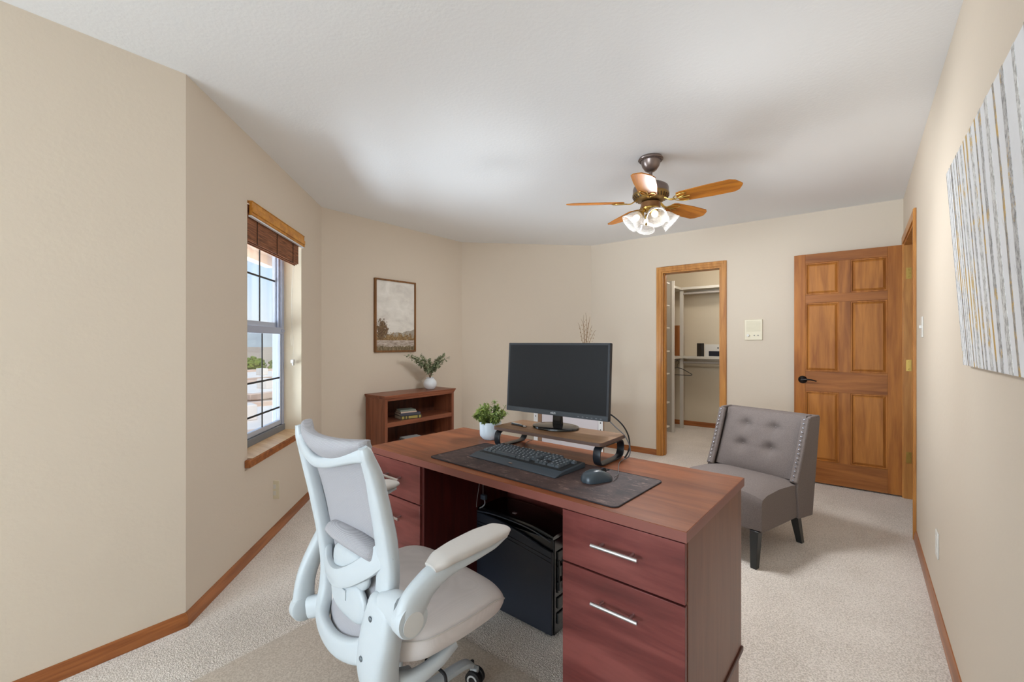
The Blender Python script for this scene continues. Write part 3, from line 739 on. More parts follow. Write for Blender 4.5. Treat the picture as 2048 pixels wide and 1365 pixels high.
# monitor
mon = thing('monitor', 'black widescreen computer monitor switched off on the riser', 'monitor', (-1.115, 1.745, ZT + .0995), R(0.0))
m = MB()
m.lathe([(0, 0), (.112, 0), (.116, .003), (.114, .009), (.100, .012), (0, .014)], 40, Matrix.Diagonal((1, .78, 1, 1))); m.build('stand_base', M_black_gloss, mon)
m = MB(); m.prism([(-.024, .012), (.024, .012), (.019, .10), (-.019, .10)], -.012, .010, 'Y', TR(0, .02, 0)); m.build('stand_neck', M_black_gloss, mon, bevel=.003)
PM = TR(-.006, -.012, .058, 0, R(-3.5))
pw, ph = .279, .338
m = MB(); m.box(-pw, pw, 0, .022, 0, ph, PM); m.box(-.17, .17, .020, .046, .04, .27, PM); pan = m.build('panel_housing', M_bezel, mon, bevel=.0025)
m = MB(); m.box(-pw + .011, pw - .011, -.0006, .002, .024, ph - .010, PM); m.build('screen', M_screen, pan, smooth=False)
m = MB(); m.box(-pw + .002, pw - .002, -.0022, .001, .001, .022, PM); m.build('lower_bezel', plain('bezel_low', (54, 60, 66), .45), pan, bevel=.001)
def textmesh(txt, size, mat, parent, M, name='lettering', ext=.0003):
    c_ = bpy.data.curves.new('t', 'FONT'); c_.body = txt; c_.size = size; c_.extrude = ext; c_.align_x = 'CENTER'; c_.align_y = 'CENTER'
    to = bpy.data.objects.new('t', c_); COL.objects.link(to)
    me = bpy.data.meshes.new_from_object(to); bpy.data.objects.remove(to)
    me.transform(M); o = bpy.data.objects.new(name, me); COL.objects.link(o); me.materials.clear(); me.materials.append(mat)
    if parent: o.parent = parent
    return o
textmesh('ASUS', .0125, plain('lettering', (214, 218, 222), .4), pan, PM @ TR(.0, -.0028, .0115, 0, PI / 2))
m = MB()
for k in range(6): m.box(.13 + k * .022, .138 + k * .022, -.0028, -.002, .008, .0095, PM)
m.build('button_marks', plain('marks', (150, 154, 160), .5), pan, smooth=False)
# monitor cables falling behind the riser and coming round its right leg
def cable(name, label, pts, r=.0022, mat=None):
    m = MB(); m.sweep(pts, r, n=8, ref=(.1, .2, 1), sub=6); return tag(m.build(name, mat or M_rubber), label, 'cable')
cable('monitor_cable', 'thick black monitor cable looping down past the right end of the riser',
      [(-.90, 1.775, .935), (-.860, 1.785, .935), (-.812, 1.80, .895), (-.790, 1.815, .850), (-.782, 1.815, .805), (-.784, 1.80, .775), (-.79, 1.78, .7562)], .0032)
cable('power_cable', 'slim grey cable bowing beside the thick black one at the riser',
      [(-.91, 1.77, .93), (-.875, 1.78, .915), (-.835, 1.79, .880), (-.796, 1.798, .845), (-.772, 1.795, .80), (-.768, 1.775, .768), (-.783, 1.755, .7555)], .0024, plain('cable_grey', (92, 92, 96), .5))
cable('mouse_cable', 'thin cord running from the mouse back to the riser leg',
      [(-.690, 1.466, .768), (-.700, 1.52, .764), (-.735, 1.60, .760), (-.768, 1.68, .760), (-.780, 1.745, .7575)], .0016, plain('cable_dark', (70, 62, 60), .5))
cable('keyboard_cable', 'thin cord curving from the keyboard back under the riser',
      [(-1.19, 1.575, .772), (-1.235, 1.66, .760), (-1.285, 1.75, .758), (-1.30, 1.80, .7565), (-1.30, 1.815, .7565)], .0016, plain('cable_dark', (70, 62, 60), .5))
# pen on the riser
pen = thing('pen', 'black and silver pen lying on the left of the riser', 'pen', (-1.275, 1.675, ZT + .1035), R(-14))
m = MB(); m.cyl((-.055, 0, 0), (.035, 0, 0), .0045, .0048, 12); m.build('barrel', M_black, pen)
m = MB(); m.cyl((.035, 0, 0), (.052, 0, 0), .0049, .0030, 12); m.cyl((-.060, 0, 0), (-.055, 0, 0), .003, .0045, 12); m.box(-.055, .018, -.0012, .0012, .0042, .0060); m.build('clip', M_steel, pen)

# potted plant on the desk
pp = thing('potted_plant', 'small bushy green plant in a white pot at the left end of the riser', 'potted plant', (-1.497, 1.722, ZT))
m = MB(); m.lathe([(0, 0), (.036, 0), (.040, .003), (.054, .018), (.0555, .03), (.056, .088), (.0545, .090), (.052, .088), (.0515, .078), (0, .078)], 28); m.build('pot', M_pot, pp)
m = MB(); m.lathe([(0, .0785), (.051, .0785)], 20, cap=False); m.build('soil', plain('soil', (60, 44, 34), .9), pp)
def leafmat(name, a_, b2):
    m, t, b_ = newmat(name); L = t.links.new; tcn = t.nodes.new('ShaderNodeTexCoord'); nz = t.nodes.new('ShaderNodeTexNoise'); nz.inputs['Scale'].default_value = 28
    cr = t.nodes.new('ShaderNodeValToRGB'); cr.color_ramp.elements[0].position = .35; cr.color_ramp.elements[1].position = .65; cr.color_ramp.elements[0].color = lin(a_); cr.color_ramp.elements[1].color = lin(b2)
    L(tcn.outputs['Object'], nz.inputs[0]); L(nz.outputs[0], cr.inputs[0]); L(cr.outputs[0], b_.inputs['Base Color']); b_.inputs['Roughness'].default_value = .55
    return m
M_leafA = leafmat('leaf_fresh', (98, 124, 62), (166, 180, 96)); M_leafB = leafmat('leaf_sage', (106, 118, 84), (168, 176, 140))
def leaf_shape(m, p, d, up, L_, W_, cup=.15):
    d = d.normalized(); s_ = d.cross(up)
    if s_.length < .01: s_ = Vector((1, 0, 0))
    s_.normalize(); n_ = s_.cross(d).normalized()
    vs = [p, p + d * L_ * .35 + s_ * W_ * .5 + n_ * cup * W_, p + d * L_ * .75 + s_ * W_ * .38 + n_ * cup * W_, p + d * L_, p + d * L_ * .75 - s_ * W_ * .38 + n_ * cup * W_, p + d * L_ * .35 - s_ * W_ * .5 + n_ * cup * W_, p + d * L_ * .5]
    m._new(vs, [(0, 1, 6), (1, 2, 6), (2, 3, 6), (3, 4, 6), (4, 5, 6), (5, 0, 6)])
rn = random.Random(11); m = MB(); ms = MB()
for k in range(46):
    an = rn.uniform(0, 2 * PI); tl = rn.uniform(0, 1) ** .8; ln = .115 * (1 - .38 * tl) * rn.uniform(.75, 1.1)
    d0 = Vector((math.cos(an) * math.sin(tl * 1.15), math.sin(an) * math.sin(tl * 1.15), math.cos(tl * 1.15)))
    p0 = Vector((math.cos(an) * .02, math.sin(an) * .02, .078)); p1 = p0 + d0 * ln
    ms.sweep([p0, (p0 + p1) / 2 + Vector((0, 0, .004)), p1], .0008, n=5, ref=(.3, .5, .1), sub=2)
    for j in range(15):
        t = .25 + .75 * j / 14; q = p0.lerp(p1, t)
        for s_ in range(2):
            dr = Vector((rn.gauss(0, 1), rn.gauss(0, 1), rn.gauss(.3, .8)))
            leaf_shape(m, q, dr, Vector((0, 0, 1)), rn.uniform(.014, .022), rn.uniform(.010, .015))
m.build('foliage', M_leafA, pp, smooth=False); ms.build('stems', plain('stem_green', (110, 120, 70), .7), pp)

# ================================================================= COMPUTER TOWER under the desk
tw = thing('computer_tower', 'black computer tower case standing in the kneehole under the desk', 'computer', (-1.235, 1.655, 0), R(-1.5))
lx, ly, lz = .232, .098, .455
M_case = plain('case_black', (30, 34, 44), .45); M_case_b = plain('case_glossy', (10, 11, 15), .18)
m = MB(); m.box(-lx, lx, -ly + .012, ly, .018, lz - .035); m.build('chassis', M_case_b, tw, bevel=.004)
# side panel with the diagonal stepped upper edge
m = MB(); m.prism([(-lx + .004, .022), (lx - .004, .022), (lx - .004, lz - .085), (lx - .06, lz - .075), (0.06, lz - .045), (-.08, lz - .022), (-lx + .004, lz - .018)], -ly - .002, -ly + .011, 'Y'); sp_ = m.build('side_panel', M_case, tw, bevel=.003)
m = MB(); m.sweep([(-lx + .03, -ly - .0025, lz - .060), (-.06, -ly - .0025, lz - .070), (lx - .006, -ly - .0025, lz - .110)], .0014, n=6, ref=(0, 1, 0)); m.sweep([(-lx + .03, -ly - .0025, lz - .075), (-.06, -ly - .0025, lz - .085), (lx - .006, -ly - .0025, lz - .128)], .0014, n=6, ref=(0, 1, 0)); m.build('panel_groove', M_case_b, sp_)
m = MB(); m.sweep([(-lx, 0, lz - .02), (-lx + .03, 0, lz - .004), (-.05, 0, lz), (.12, 0, lz - .006), (lx, 0, lz - .026)], .010, .096, ref=(0, 1, 0), n=16, e=.4); m.build('top_cover', M_case_b, tw)
m = MB(); m.sweep([(-lx + .02, -ly, lz - .014), (-.08, -ly - .002, lz - .004), (.1, -ly - .002, lz - .012), (lx - .01, -ly, lz - .04)], .003, n=8, ref=(0, 1, 0)); m.build('edge_highlight', plain('case_trim', (64, 68, 76), .2), tw)
m = MB()
for k in range(5): m.box(lx + .0, lx + .006, -ly + .03 + .002, ly - .03, .06 + k * .065, .105 + k * .065)
for k in range(3): m.box(lx + .002, lx + .010, -ly + .035 + k * .03, -ly + .042 + k * .03, .20, .33)
m.build('drive_bay', plain('bay_grey', (44, 44, 44), .4), tw, bevel=.002)
m = MB(); m.box(-.02, .0, -.06, -.045, lz + .002, lz + .012); m.box(.01, .04, -.055, -.043, lz + .0, lz + .008); m.build('power_button', M_steel, tw, bevel=.002)
m = MB()
for sx in (-.18, .18):
    for sy in (-.06, .06): m.cyl((sx, sy, 0), (sx, sy, .02), .014, n=12)
m.build('case_feet', M_rubber, tw)
m = MB(); m.box(-1.452, -1.415, 1.585, 1.605, .490, .513); ad_ = tag(m.build('usb_adapter', plain('adapter', (74, 84, 96), .4), bevel=.003), 'small grey cable adapter hanging above the left end of the tower', 'adapter')
cable('charging_cable', 'thin pale cable dropping from the desktop to the grey adapter', [(-1.433, 1.595, .717), (-1.434, 1.595, .62), (-1.434, 1.595, .512)], .0012, plain('cable_pale', (150, 150, 150), .5))
cable('usb_cable', 'short silver cable bending from the grey adapter onto the tower', [(-1.42, 1.590, .49), (-1.410, 1.580, .476), (-1.420, 1.572, .462), (-1.43, 1.566, .456)], .0030, plain('cable_pale', (150, 150, 150), .5))
cable('hanging_cable', 'thin pale cable slanting from the desktop to the left corner of the tower', [(-1.415, 1.57, .716), (-1.422, 1.56, .60), (-1.434, 1.552, .50), (-1.436, 1.55, .464)], .0012, plain('cable_pale', (150, 150, 150), .5))

# ================================================================= CHAIR MAT
m = MB(); m.prism([(-1.925, -.15), (-.80, -.15), (-.80, 1.17), (-.93, 1.17), (-.93, 1.332), (-1.435, 1.332), (-1.435, 1.17), (-1.925, 1.17)], .001, .0045)
M_cmat = glassmat('clear_vinyl'); 
def cmatm():
    m, t, b_ = newmat('chair_mat_vinyl'); b_.inputs['Base Color'].default_value = lin((196, 180, 162)); b_.inputs['Roughness'].default_value = .42
    t2 = t.nodes; L = t.links.new; tcn = t2.new('ShaderNodeTexCoord'); nz = t2.new('ShaderNodeTexNoise'); nz.inputs['Scale'].default_value = 180
    cr = t2.new('ShaderNodeValToRGB'); cr.color_ramp.elements[0].color = lin((186, 172, 156)); cr.color_ramp.elements[1].color = lin((214, 202, 188)); cr.color_ramp.elements[0].position = .35; cr.color_ramp.elements[1].position = .65
    L(tcn.outputs['Object'], nz.inputs[0]); L(nz.outputs[0], cr.inputs[0]); L(cr.outputs[0], b_.inputs['Base Color']); return m
cm = tag(m.build('chair_mat', cmatm(), smooth=False), 'flat beige vinyl chair mat on the carpet under the white office chair', 'chair mat')

# ================================================================= WHITE OFFICE CHAIR
oc = thing('office_chair', 'white ergonomic office chair with mesh back and raised armrests at the desk', 'chair', (-1.13, .86, .0055), R(-6))
PRF = [(.34, -.19), (.45, -.175), (.55, -.150), (.66, -.158), (.78, -.182), (.85, -.2), (.966, -.24), (1.05, -.262)]
def prof(z):
    z = max(.34, min(1.05, z))
    for (a_, b_), (c_, d_) in zip(PRF, PRF[1:]):
        if z <= c_: return b_ + (d_ - b_) * (z - a_) / (c_ - a_)
    return PRF[-1][1]
def skw(z):
    T = [(.38, .12), (.45, .26), (.62, .36), (.75, .30), (.92, .17), (.97, .0), (1.2, 0)]
    if z <= T[0][0]: return T[0][1]
    for (a_, b_), (c_, d_) in zip(T, T[1:]):
        if z <= c_: return b_ + (d_ - b_) * (z - a_) / (c_ - a_)
    return 0
def bk(u, z, off=0.0):
    return (u - .012, prof(z) + .75 * u * u + off, z + skw(z) * u)
m = MB()
# side rails and lower loop in one sweep
loop = [(.204, .985), (.203, .95), (.192, .86), (.182, .76), (.178, .66), (.178, .58), (.178, .51), (.165, .445), (.115, .402), (.0, .388), (-.115, .402), (-.172, .445), (-.196, .51), (-.200, .58), (-.200, .66), (-.202, .76), (-.208, .86), (-.216, .95), (-.222, .985)]
wd = [.012, .020, .025, .030, .034, .037, .036, .034, .032, .031, .031, .028, .025, .024, .023, .022, .021, .018, .012]
dp = [.010, .016, .020, .021, .022, .022, .022, .020, .017, .016, .016, .020, .022, .024, .024, .022, .020, .016, .010]
m.sweep([bk(u, z, -.001) for u, z in loop], wd, dp, ref=(0, 1, 0), n=14, e=.62, sub=6)
# top bar under the head band
m.sweep([bk(u, z, .0) for u, z in ((-.212, .955), (-.15, .938), (-.07, .918), (0, .912), (.07, .918), (.15, .938), (.212, .958))], [.020, .019, .017, .016, .017, .019, .020], [.013] * 7, ref=(0, 1, 0), n=12, e=.7, sub=5)
# middle lumbar band
m.sweep([bk(-.190, .635, .0), bk(-.13, .605, -.012), bk(-.06, .583, -.022), bk(0, .576, -.026), bk(.06, .583, -.022), bk(.13, .605, -.012), bk(.190, .640, 0)], [.034, .031, .029, .028, .029, .031, .034], [.012] * 7, ref=(0, 1, 0), n=12, e=.6, sub=5)
fr_ = m.build('back_frame', M_white_pl, oc, angle=50)
# head band fabric
def headfn(i, j):
    k = 2 * i - 1; u = -.020 + .213 * k
    zlo = .926 + .055 * k * k * (1 if abs(k) < 1 else 1); zhi = .992 + .010 * k * k
    zl = min(zlo, zhi - .008); z = zl + (zhi - zl) * j
    bulge = .012 * math.sin(PI * j)
    v = prof(z) + 1.1 * u * u - bulge - .004
    return (u, v, z), (0, .026 + bulge, 0)
m = MB(); m.patch(headfn, 24, 8); m.build('head_band', M_meshback, oc, angle=70, sub=1)
# back mesh
def meshfn(i, j):
    z = .41 + .53 * j; hw = .19 if z > .5 else .19 - (.5 - z) * .6
    u = -hw + 2 * hw * i
    return (u - .012, prof(z) + .7 * u * u + .022 - .012 * math.cos(PI * (i - .5)), z + skw(z) * u), (0, .003, 0)
m = MB(); m.patch(meshfn, 16, 24); m.build('mesh_back', M_meshback, oc)
# lumbar support: padded top, housing and lower shell
def padfn(i, j):
    u = -.135 + .27 * i; k = (2 * i - 1)
    z = .665 - .012 * k * k + (.060 - .02 * abs(k) ** 3) * j
    v = prof(z) + .8 * u * u - .008 - .024 * math.sin(PI * j) * (1 - .35 * k * k)
    return (u, v, z), (0, .035, 0)
m = MB(); m.patch(padfn, 16, 8); lp = m.build('lumbar_pad', M_meshback, oc, angle=70, sub=1)
m = MB(); m.ball((0, prof(.60) + .004, .605), .105, .020, .055, n=24, e=.8); m.ball((0, prof(.52) + .000, .520), .105, .016, .058, n=24, e=.75); m.box(-.016, .016, prof(.54) - .024, prof(.54), .520, .548)
m.build('lumbar_housing', M_white_pl, oc)
# side brackets joining back and seat, with the bar under the seat
for sx in (-1, 1):
    m = MB()
    if sx > 0:
        m.sweep([(.190, -.142, .580), (.186, -.150, .560), (.178, -.155, .50), (.168, -.158, .44), (.160, -.155, .38), (.152, -.13, .315), (.13, -.04, .285)], [.040, .056, .064, .062, .060, .050, .035], [.018, .028, .034, .038, .040, .036, .022], ref=(0, 1, 0), n=16, e=.55, sub=6)
        m.sweep([(.19, -.148, .560), (.23, -.145, .576), (.268, -.145, .582)], [.044, .042, .040], [.026, .028, .028], ref=(0, 1, 0), n=14, e=.7)
    else:
        m.sweep([(-.150, -.105, .48), (-.150, -.105, .42), (-.146, -.10, .37), (-.135, -.08, .315), (-.12, -.03, .285)], [.030, .036, .036, .036, .030], [.014, .020, .024, .024, .020], ref=(0, 1, 0), n=16, e=.55, sub=6)
        m.sweep([(-.17, -.11, .42), (-.22, -.13, .395), (-.268, -.16, .378)], [.034, .034, .034], [.020, .022, .024], ref=(0, 1, 0), n=14, e=.7)
    m.sweep([(sx * .175, -.15 if sx > 0 else -.08, .36), (sx * .205, -.08, .350), (sx * .214, -.01, .362), (sx * .214, .055, .384)], [.018, .018, .016, .012], [.022, .021, .018, .014], ref=(0, 0, 1), n=12, e=.6)
    m.build('seat_bracket', M_white_pl, oc, angle=50)
for (u, z) in ((.172, .540), (.148, .434)):
    m = MB(); m.ball((u, -.184 if z > .5 else -.197, z), .0075, .003, .0075, n=12); m.build('bracket_screw', plain('screw_dark', (110, 118, 124), .4, .5), oc)
# seat cushion
def seat(i, j):
    v = -.135 + .405 * j; k = 2 * i - 1
    hw = .246 + .014 * math.sin(PI * min(1, j * 1.1)) - .07 * max(0, (.22 - j) / .22) ** 2 - .055 * max(0, (j - .86) / .14) ** 2.2
    u = hw * k
    z = .497 - .012 * (1 - k * k) * math.sin(PI * j) - .030 * abs(k) ** 7 - .045 * max(0, (j - .72) / .28) ** 2.2 - .02 * max(0, (.08 - j) / .08) ** 2
    zb = .392 + .010 * (k * k) + .022 * max(0, (j - .8) / .2)
    return (u, v, z), (-.012 * k, 0, zb - z)
m = MB(); m.patch(seat, 20, 20); m.build('seat_cushion', M_seatfab, oc, angle=70, sub=1)
m = MB(); pts = []
for k in range(0, 21):
    p_, n_ = seat(1.0, k / 20); pts.append((p_[0] - .006, p_[1], p_[2] - .004))
m.sweep(pts, .0016, n=6, ref=(0, 0, 1), sub=2); m.build('seat_piping', plain('piping', (198, 192, 186), .9), oc)
m = MB(); m.box(-.19, .19, -.13, .18, .395, .425); m.box(-.075, .075, -.10, .09, .315, .395); m.build('seat_mechanism', M_white_pl, oc, bevel=.012, seg=3)
# armrests
for sx in (-1, 1):
    m = MB(); U_ = .298 * sx; PZ, PV = (.580, -.148) if sx > 0 else (.372, -.170)
    m.lathe([(0, -.020), (.036, -.020), (.042, -.016), (.043, .010), (.040, .017), (0, .019)], 28, Matrix.Translation((U_, PV, PZ + .002)) @ Matrix.Rotation(PI / 2 * sx, 4, 'Y'))
    m.sweep([(U_, PV - .002, PZ - .005), (U_, PV + .010, (PZ - .58) * .65 + .612), (U_, -.098, (PZ - .58) * .2 + .648), (U_, -.04, .668), (U_, .03, .673), (U_, .10, .677), (U_, .165, .686)], ([.042, .040, .032, .024, .017, .012, .007] if sx > 0 else [.036, .030, .024, .020, .017, .012, .007]), [.020, .021, .023, .026, .030, .030, .02], ref=(1, 0, 0), n=14, e=.75, sub=6)
    arm = m.build('armrest', M_white_pl, oc, angle=50)
    m = MB(); m.sweep([(U_, -.088, .680), (U_, -.05, .692), (U_, .01, .698), (U_, .08, .702), (U_, .14, .703), (U_, .178, .700)], [.013, .017, .018, .018, .016, .008], [.022, .036, .042, .044, .040, .020], ref=(1, 0, 0), n=18, e=.8, sub=6)
    m.build('arm_pad', M_padfab, arm)
    m = MB(); m.lathe([(.0, 0), (.028, 0), (.028, .0012), (0, .0016)], 28, Matrix.Translation((U_ + sx * .0195, PV - .002, PZ - .004)) @ Matrix.Rotation(PI / 2 * sx, 4, 'Y')); m.build('pivot_cap', plain('cap_white', (208, 208, 206), .5), arm)
# gas lift, star base, casters
m = MB(); m.cyl((0, 0, .08), (0, 0, .22), .026, n=20); m.cyl((0, 0, .22), (0, 0, .32), .016, n=20); m.build('gas_lift', M_white_pl, oc)
m = MB(); m.lathe([(0, .07), (.040, .07), (.045, .08), (.040, .115), (0, .118)], 24); sb_ = None
for k in range(5):
    an = R(90 + 72 * k); c_, s_ = math.cos(an), math.sin(an)
    m.sweep([(c_ * .02, s_ * .02, .098), (c_ * .12, s_ * .12, .104), (c_ * .22, s_ * .22, .105), (c_ * .275, s_ * .275, .100), (c_ * .30, s_ * .30, .082)], [.026, .023, .020, .019, .014], [.017, .015, .013, .012, .010], ref=(0, 0, 1), n=12, e=.7)
m.build('star_base', M_white_pl, oc)
for k in range(5):
    an = R(90 + 72 * k); c_, s_ = math.cos(an), math.sin(an)
    cx_, cy_ = c_ * .318, s_ * .318; rot = R(20 + 47 * k)
    CM = Matrix.Translation((cx_, cy_, .030)) @ Matrix.Rotation(rot, 4, 'Z')
    m = MB()
    for sy in (-.014, .014): m.lathe([(0, -.009), (.026, -.009), (.030, -.006), (.030, .006), (.026, .009), (0, .009)], 24, CM @ Matrix.Translation((0, sy, 0)) @ Matrix.Rotation(PI / 2, 4, 'X'))
    m.cyl(CM @ Vector((-.012, 0, .02)), CM @ Vector((-.012, 0, .055)), .008, n=10)
    w_ = m.build('caster', M_rubber, oc)
    m = MB()
    for sy in (-.0236, .0236): m.lathe([(.014, -.001), (.020, -.001), (.020, .001), (.014, .001), (.014, -.001)], 24, CM @ Matrix.Translation((0, sy, 0)) @ Matrix.Rotation(PI / 2, 4, 'X'), cap=False)
    m.build('wheel_ring', M_ceramic, w_)
    m = MB(); m.box(-.016, .012, -.012, .012, .016, .036, CM); m.build('caster_hood', M_white_pl, w_, bevel=.004)
m = MB(); m.sweep([(.165, -.01, .345), (.225, .0, .338), (.245, .0, .325), (.25, -.004, .270), (.252, -.006, .25)], .0042, n=8, ref=(0, 1, 0)); m.build('height_lever', M_rubber, oc)

# ================================================================= GREY ACCENT CHAIR
gc = thing('accent_chair', 'grey tufted slipper chair with winged back and silver nailheads by the door', 'chair', (-.6155, 3.088, 0), R(-17.8))
HWX = .285
# seat block: profile in (y,z), width inside
def seatg(i, j):
    k = 2 * i - 1; u = (HWX - .004) * k
    ys = [-.265, -.262, -.250, -.20, -.05, .10, .22]; zsg = [.30, .372, .395, .412, .422, .415, .40]
    t = j * 6; a_ = min(5, int(t)); f_ = t - a_
    y = ys[a_] * (1 - f_) + ys[a_ + 1] * f_; z = zsg[a_] * (1 - f_) + zsg[a_ + 1] * f_
    z -= .020 * abs(k) ** 6; y += .012 * abs(k) ** 8 * (1 - j)
    z += .014 * (1 - k * k) * math.sin(PI * min(1, max(0, j)))
    return (u, y, z), (0, 0, .205 - z)
m = MB(); m.patch(seatg, 16, 12); m.build('seat', M_greyfab, gc, angle=60, bevel=.004)
# wings: one side panel each side
wing = [(.158, .395), (.20, .39), (.175, .186), (.345, .172), (.452, .772), (.440, .785), (.318, .785), (.306, .772)]
wing = [(.150, .405), (.140, .36), (.165, .186), (.345, .172), (.452, .772), (.440, .787), (.318, .787), (.304, .772)]
for sx in (-1, 1):
    m = MB(); x0_, x1_ = (HWX - .012, HWX + .008) if sx > 0 else (-HWX - .008, -HWX + .012)
    m.prism(wing, min(x0_, x1_), max(x0_, x1_), 'X')
    # padded front roll of the wing, a bit wider
    m.sweep([(sx * (HWX - .014), .146, .40), (sx * (HWX - .014), .205, .52), (sx * (HWX - .014), .262, .66), (sx * (HWX - .014), .306, .778)], [.016] * 4, [.024] * 4, ref=(1, 0, 0), n=12, e=.5)
    wg = m.build('wing', M_greyfab, gc, bevel=.005, angle=50)
    for k in range(15):
        t = (k + .5) / 15
        y = .146 + (.306 - .146) * t - .0165; z = .400 + .378 * t
        y = (1 - t) * .1305 + t * .2895 + .004 * math.sin(PI * t) * 0
        m = MB(); m.ball((sx * (HWX - .014), y, z + .004), .0062, .0040, .0062, n=8); m.build('nailhead', plain('nail_steel', (190, 190, 196), .25, .9), wg)
# tufted back cushion
btn = [(-.100, .685), (.085, .685), (-.100, .555), (.085, .555)]
def backfn(i, j):
    k = 2 * i - 1; u = (HWX - .030) * k; z = .405 + .378 * j
    y = .195 + .165 * j - .028 * (1 - k ** 4) * (1 - (2 * j - 1) ** 4) - .010
    for bu, bz in btn:
        dd = ((u - bu) / .040) ** 2 + ((z - bz) / .036) ** 2
        y += .034 * math.exp(-dd)
        # creases between buttons
        y += .005 * math.exp(-((u - bu) / .010) ** 2) * (1 if z < bz else .6) * math.exp(-((z - bz) / .07) ** 2)
        y += .005 * math.exp(-((z - bz) / .010) ** 2) * math.exp(-((u - bu) / .07) ** 2)
    return (u, y, z), (0, .435 - .02 - y if False else (.345 + .09 * j) - y, 0)
m = MB(); m.patch(backfn, 44, 32); bc = m.build('back_cushion', M_greyfab, gc, angle=60)
m = MB(); m.prism([(.34, .174), (.348, .174), (.448, .785), (.42, .785), (.335, .40)], -HWX + .012, HWX - .012, 'X'); m.build('back_panel', M_greyfab, gc, bevel=.004)
for bu, bz in btn:
    j = (bz - .405) / .378; i = (bu / (HWX - .030) + 1) / 2
    p_, _ = backfn(i, j); m = MB(); m.ball((bu, p_[1] - .001, bz), .009, .005, .009, n=12); m.build('tuft_button', M_greyfab, bc)
m = MB(); m.box(-HWX + .01, HWX - .01, -.24, .33, .19, .225); m.build('seat_frame', M_greyfab, gc)
for (x, y, dx, dy) in ((.243, -.238, .01, -.035), (-.243, -.238, -.01, -.035), (.235, .235, .012, .05), (-.235, .235, -.012, .05)):
    m = MB(); a_, b2 = .024, .0165
    vs = [(x + sx * a_, y + sy * a_, .20) for sx, sy in ((-1, -1), (1, -1), (1, 1), (-1, 1))] + [(x + dx + sx * b2, y + dy + sy * b2, 0) for sx, sy in ((-1, -1), (1, -1), (1, 1), (-1, 1))]
    m._new(vs, [(0, 1, 2, 3), (7, 6, 5, 4), (0, 4, 5, 1), (1, 5, 6, 2), (2, 6, 7, 3), (3, 7, 4, 0)]); m.build('leg', M_leg, gc, bevel=.002)

# ================================================================= BOOKCASE with books and vase
bcx = thing('bookcase', 'low cherry wood two-shelf bookcase against the left wall', 'bookcase', (-3.525, 2.862, 0))
bx0, bx1, by0, by1, bh = -.150, .150, -.432, .432, .762
m = MB(); m.box(bx0, bx1 + .012, by0 - .014, by1 + .018, bh - .012, bh); m.prism([(by0 - .002, bh - .030), (by1 + .002, bh - .030), (by1 + .016, bh - .012), (by0 - .012, bh - .012)], bx0, bx1 + .008, 'X'); m.prism([(bx1 - .002, bh - .040), (bx1 + .004, bh - .018), (bx1 - .002, bh - .018)], by0 - .004, by1 + .004, 'Y'); m.box(bx1 - .016, bx1 + .001, by0 + .022, by1 - .022, bh - .052, bh - .018); m.build('bookcase_top', M_bookcase_y, bcx, bevel=.002)
for s_ in (-1, 1):
    m = MB(); ya, yb_ = (by0, by0 + .020) if s_ < 0 else (by1 - .020, by1); m.box(bx0, bx1 - .018, ya, yb_, 0, bh - .019)
    ya2, yb2 = (by0, by0 + .030) if s_ < 0 else (by1 - .030, by1); m.box(bx1 - .018, bx1 - .001, ya2, yb2, 0, bh - .019)
    m.build('side_panel', M_bookcase, bcx, bevel=.0015)
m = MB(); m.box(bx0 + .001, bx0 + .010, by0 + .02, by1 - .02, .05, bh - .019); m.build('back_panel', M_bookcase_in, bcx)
for zt in (.512, .262, .085):
    m = MB(); m.box(bx0 + .01, bx1 - .022, by0 + .021, by1 - .021, zt - .020, zt); m.box(bx1 - .022, bx1 - .004, by0 + .030, by1 - .030, zt - .042, zt); m.build('shelf', M_bookcase_y, bcx, bevel=.0012)
m = MB(); m.box(bx1 - .03, bx1 - .012, by0 + .02, by1 - .02, 0, .043); m.build('kick_board', M_bookcase_y, bcx)
M_pages = plain('book_pages', (214, 206, 190), .8, var=.08, vscale=200)
def book(x, y, z, L_, D_, T_, rz, cov, label, group, spine=None):
    t_ = thing('book', label, 'book', (x, y, z), rz, group)
    c = .0022
    m = MB(); m.box(-D_ / 2, D_ / 2, -L_ / 2, L_ / 2, 0, c); m.box(-D_ / 2, D_ / 2, -L_ / 2, L_ / 2, T_ - c, T_); m.box(D_ / 2 - c, D_ / 2, -L_ / 2, L_ / 2, c, T_ - c); m.build('cover', cov, t_, bevel=.0006)
    m = MB(); m.box(-D_ / 2 + .003, D_ / 2 - c, -L_ / 2 + .003, L_ / 2 - .003, c, T_ - c); m.build('pages', M_pages, t_)
    if spine: m = MB(); spine(m, D_ / 2, L_, T_); m.build('spine_bands', plain('gilt', (176, 160, 92), .35, .5), t_)
G = 'books stacked on the top shelf'
bz_ = .5125; bX = -3.470; bY = 2.765
def gilt(m, x, L_, T_):
    for a_, b_ in ((-.46, -.34), (-.28, -.20), (-.14, .30), (.36, .46)): m.box(x - .0003, x + .0009, a_ * L_, b_ * L_, T_ * .14, T_ * .86)
book(bX, bY, bz_, .215, .155, .034, R(-14), plain('book_darkgreen', (34, 34, 30), .5), 'thick dark book with gilt spine at the bottom of the bookcase stack', G, gilt)
book(bX - .003, bY - .004, bz_ + .0345, .205, .150, .024, R(-16), plain('book_slate', (66, 66, 78), .5), 'dark slate grey book directly on the gilt-spined book', G)
book(bX - .006, bY - .020, bz_ + .059, .165, .125, .012, R(-12), plain('book_cream', (214, 188, 168), .5), 'thin cream book second from the top of the bookcase stack', G)
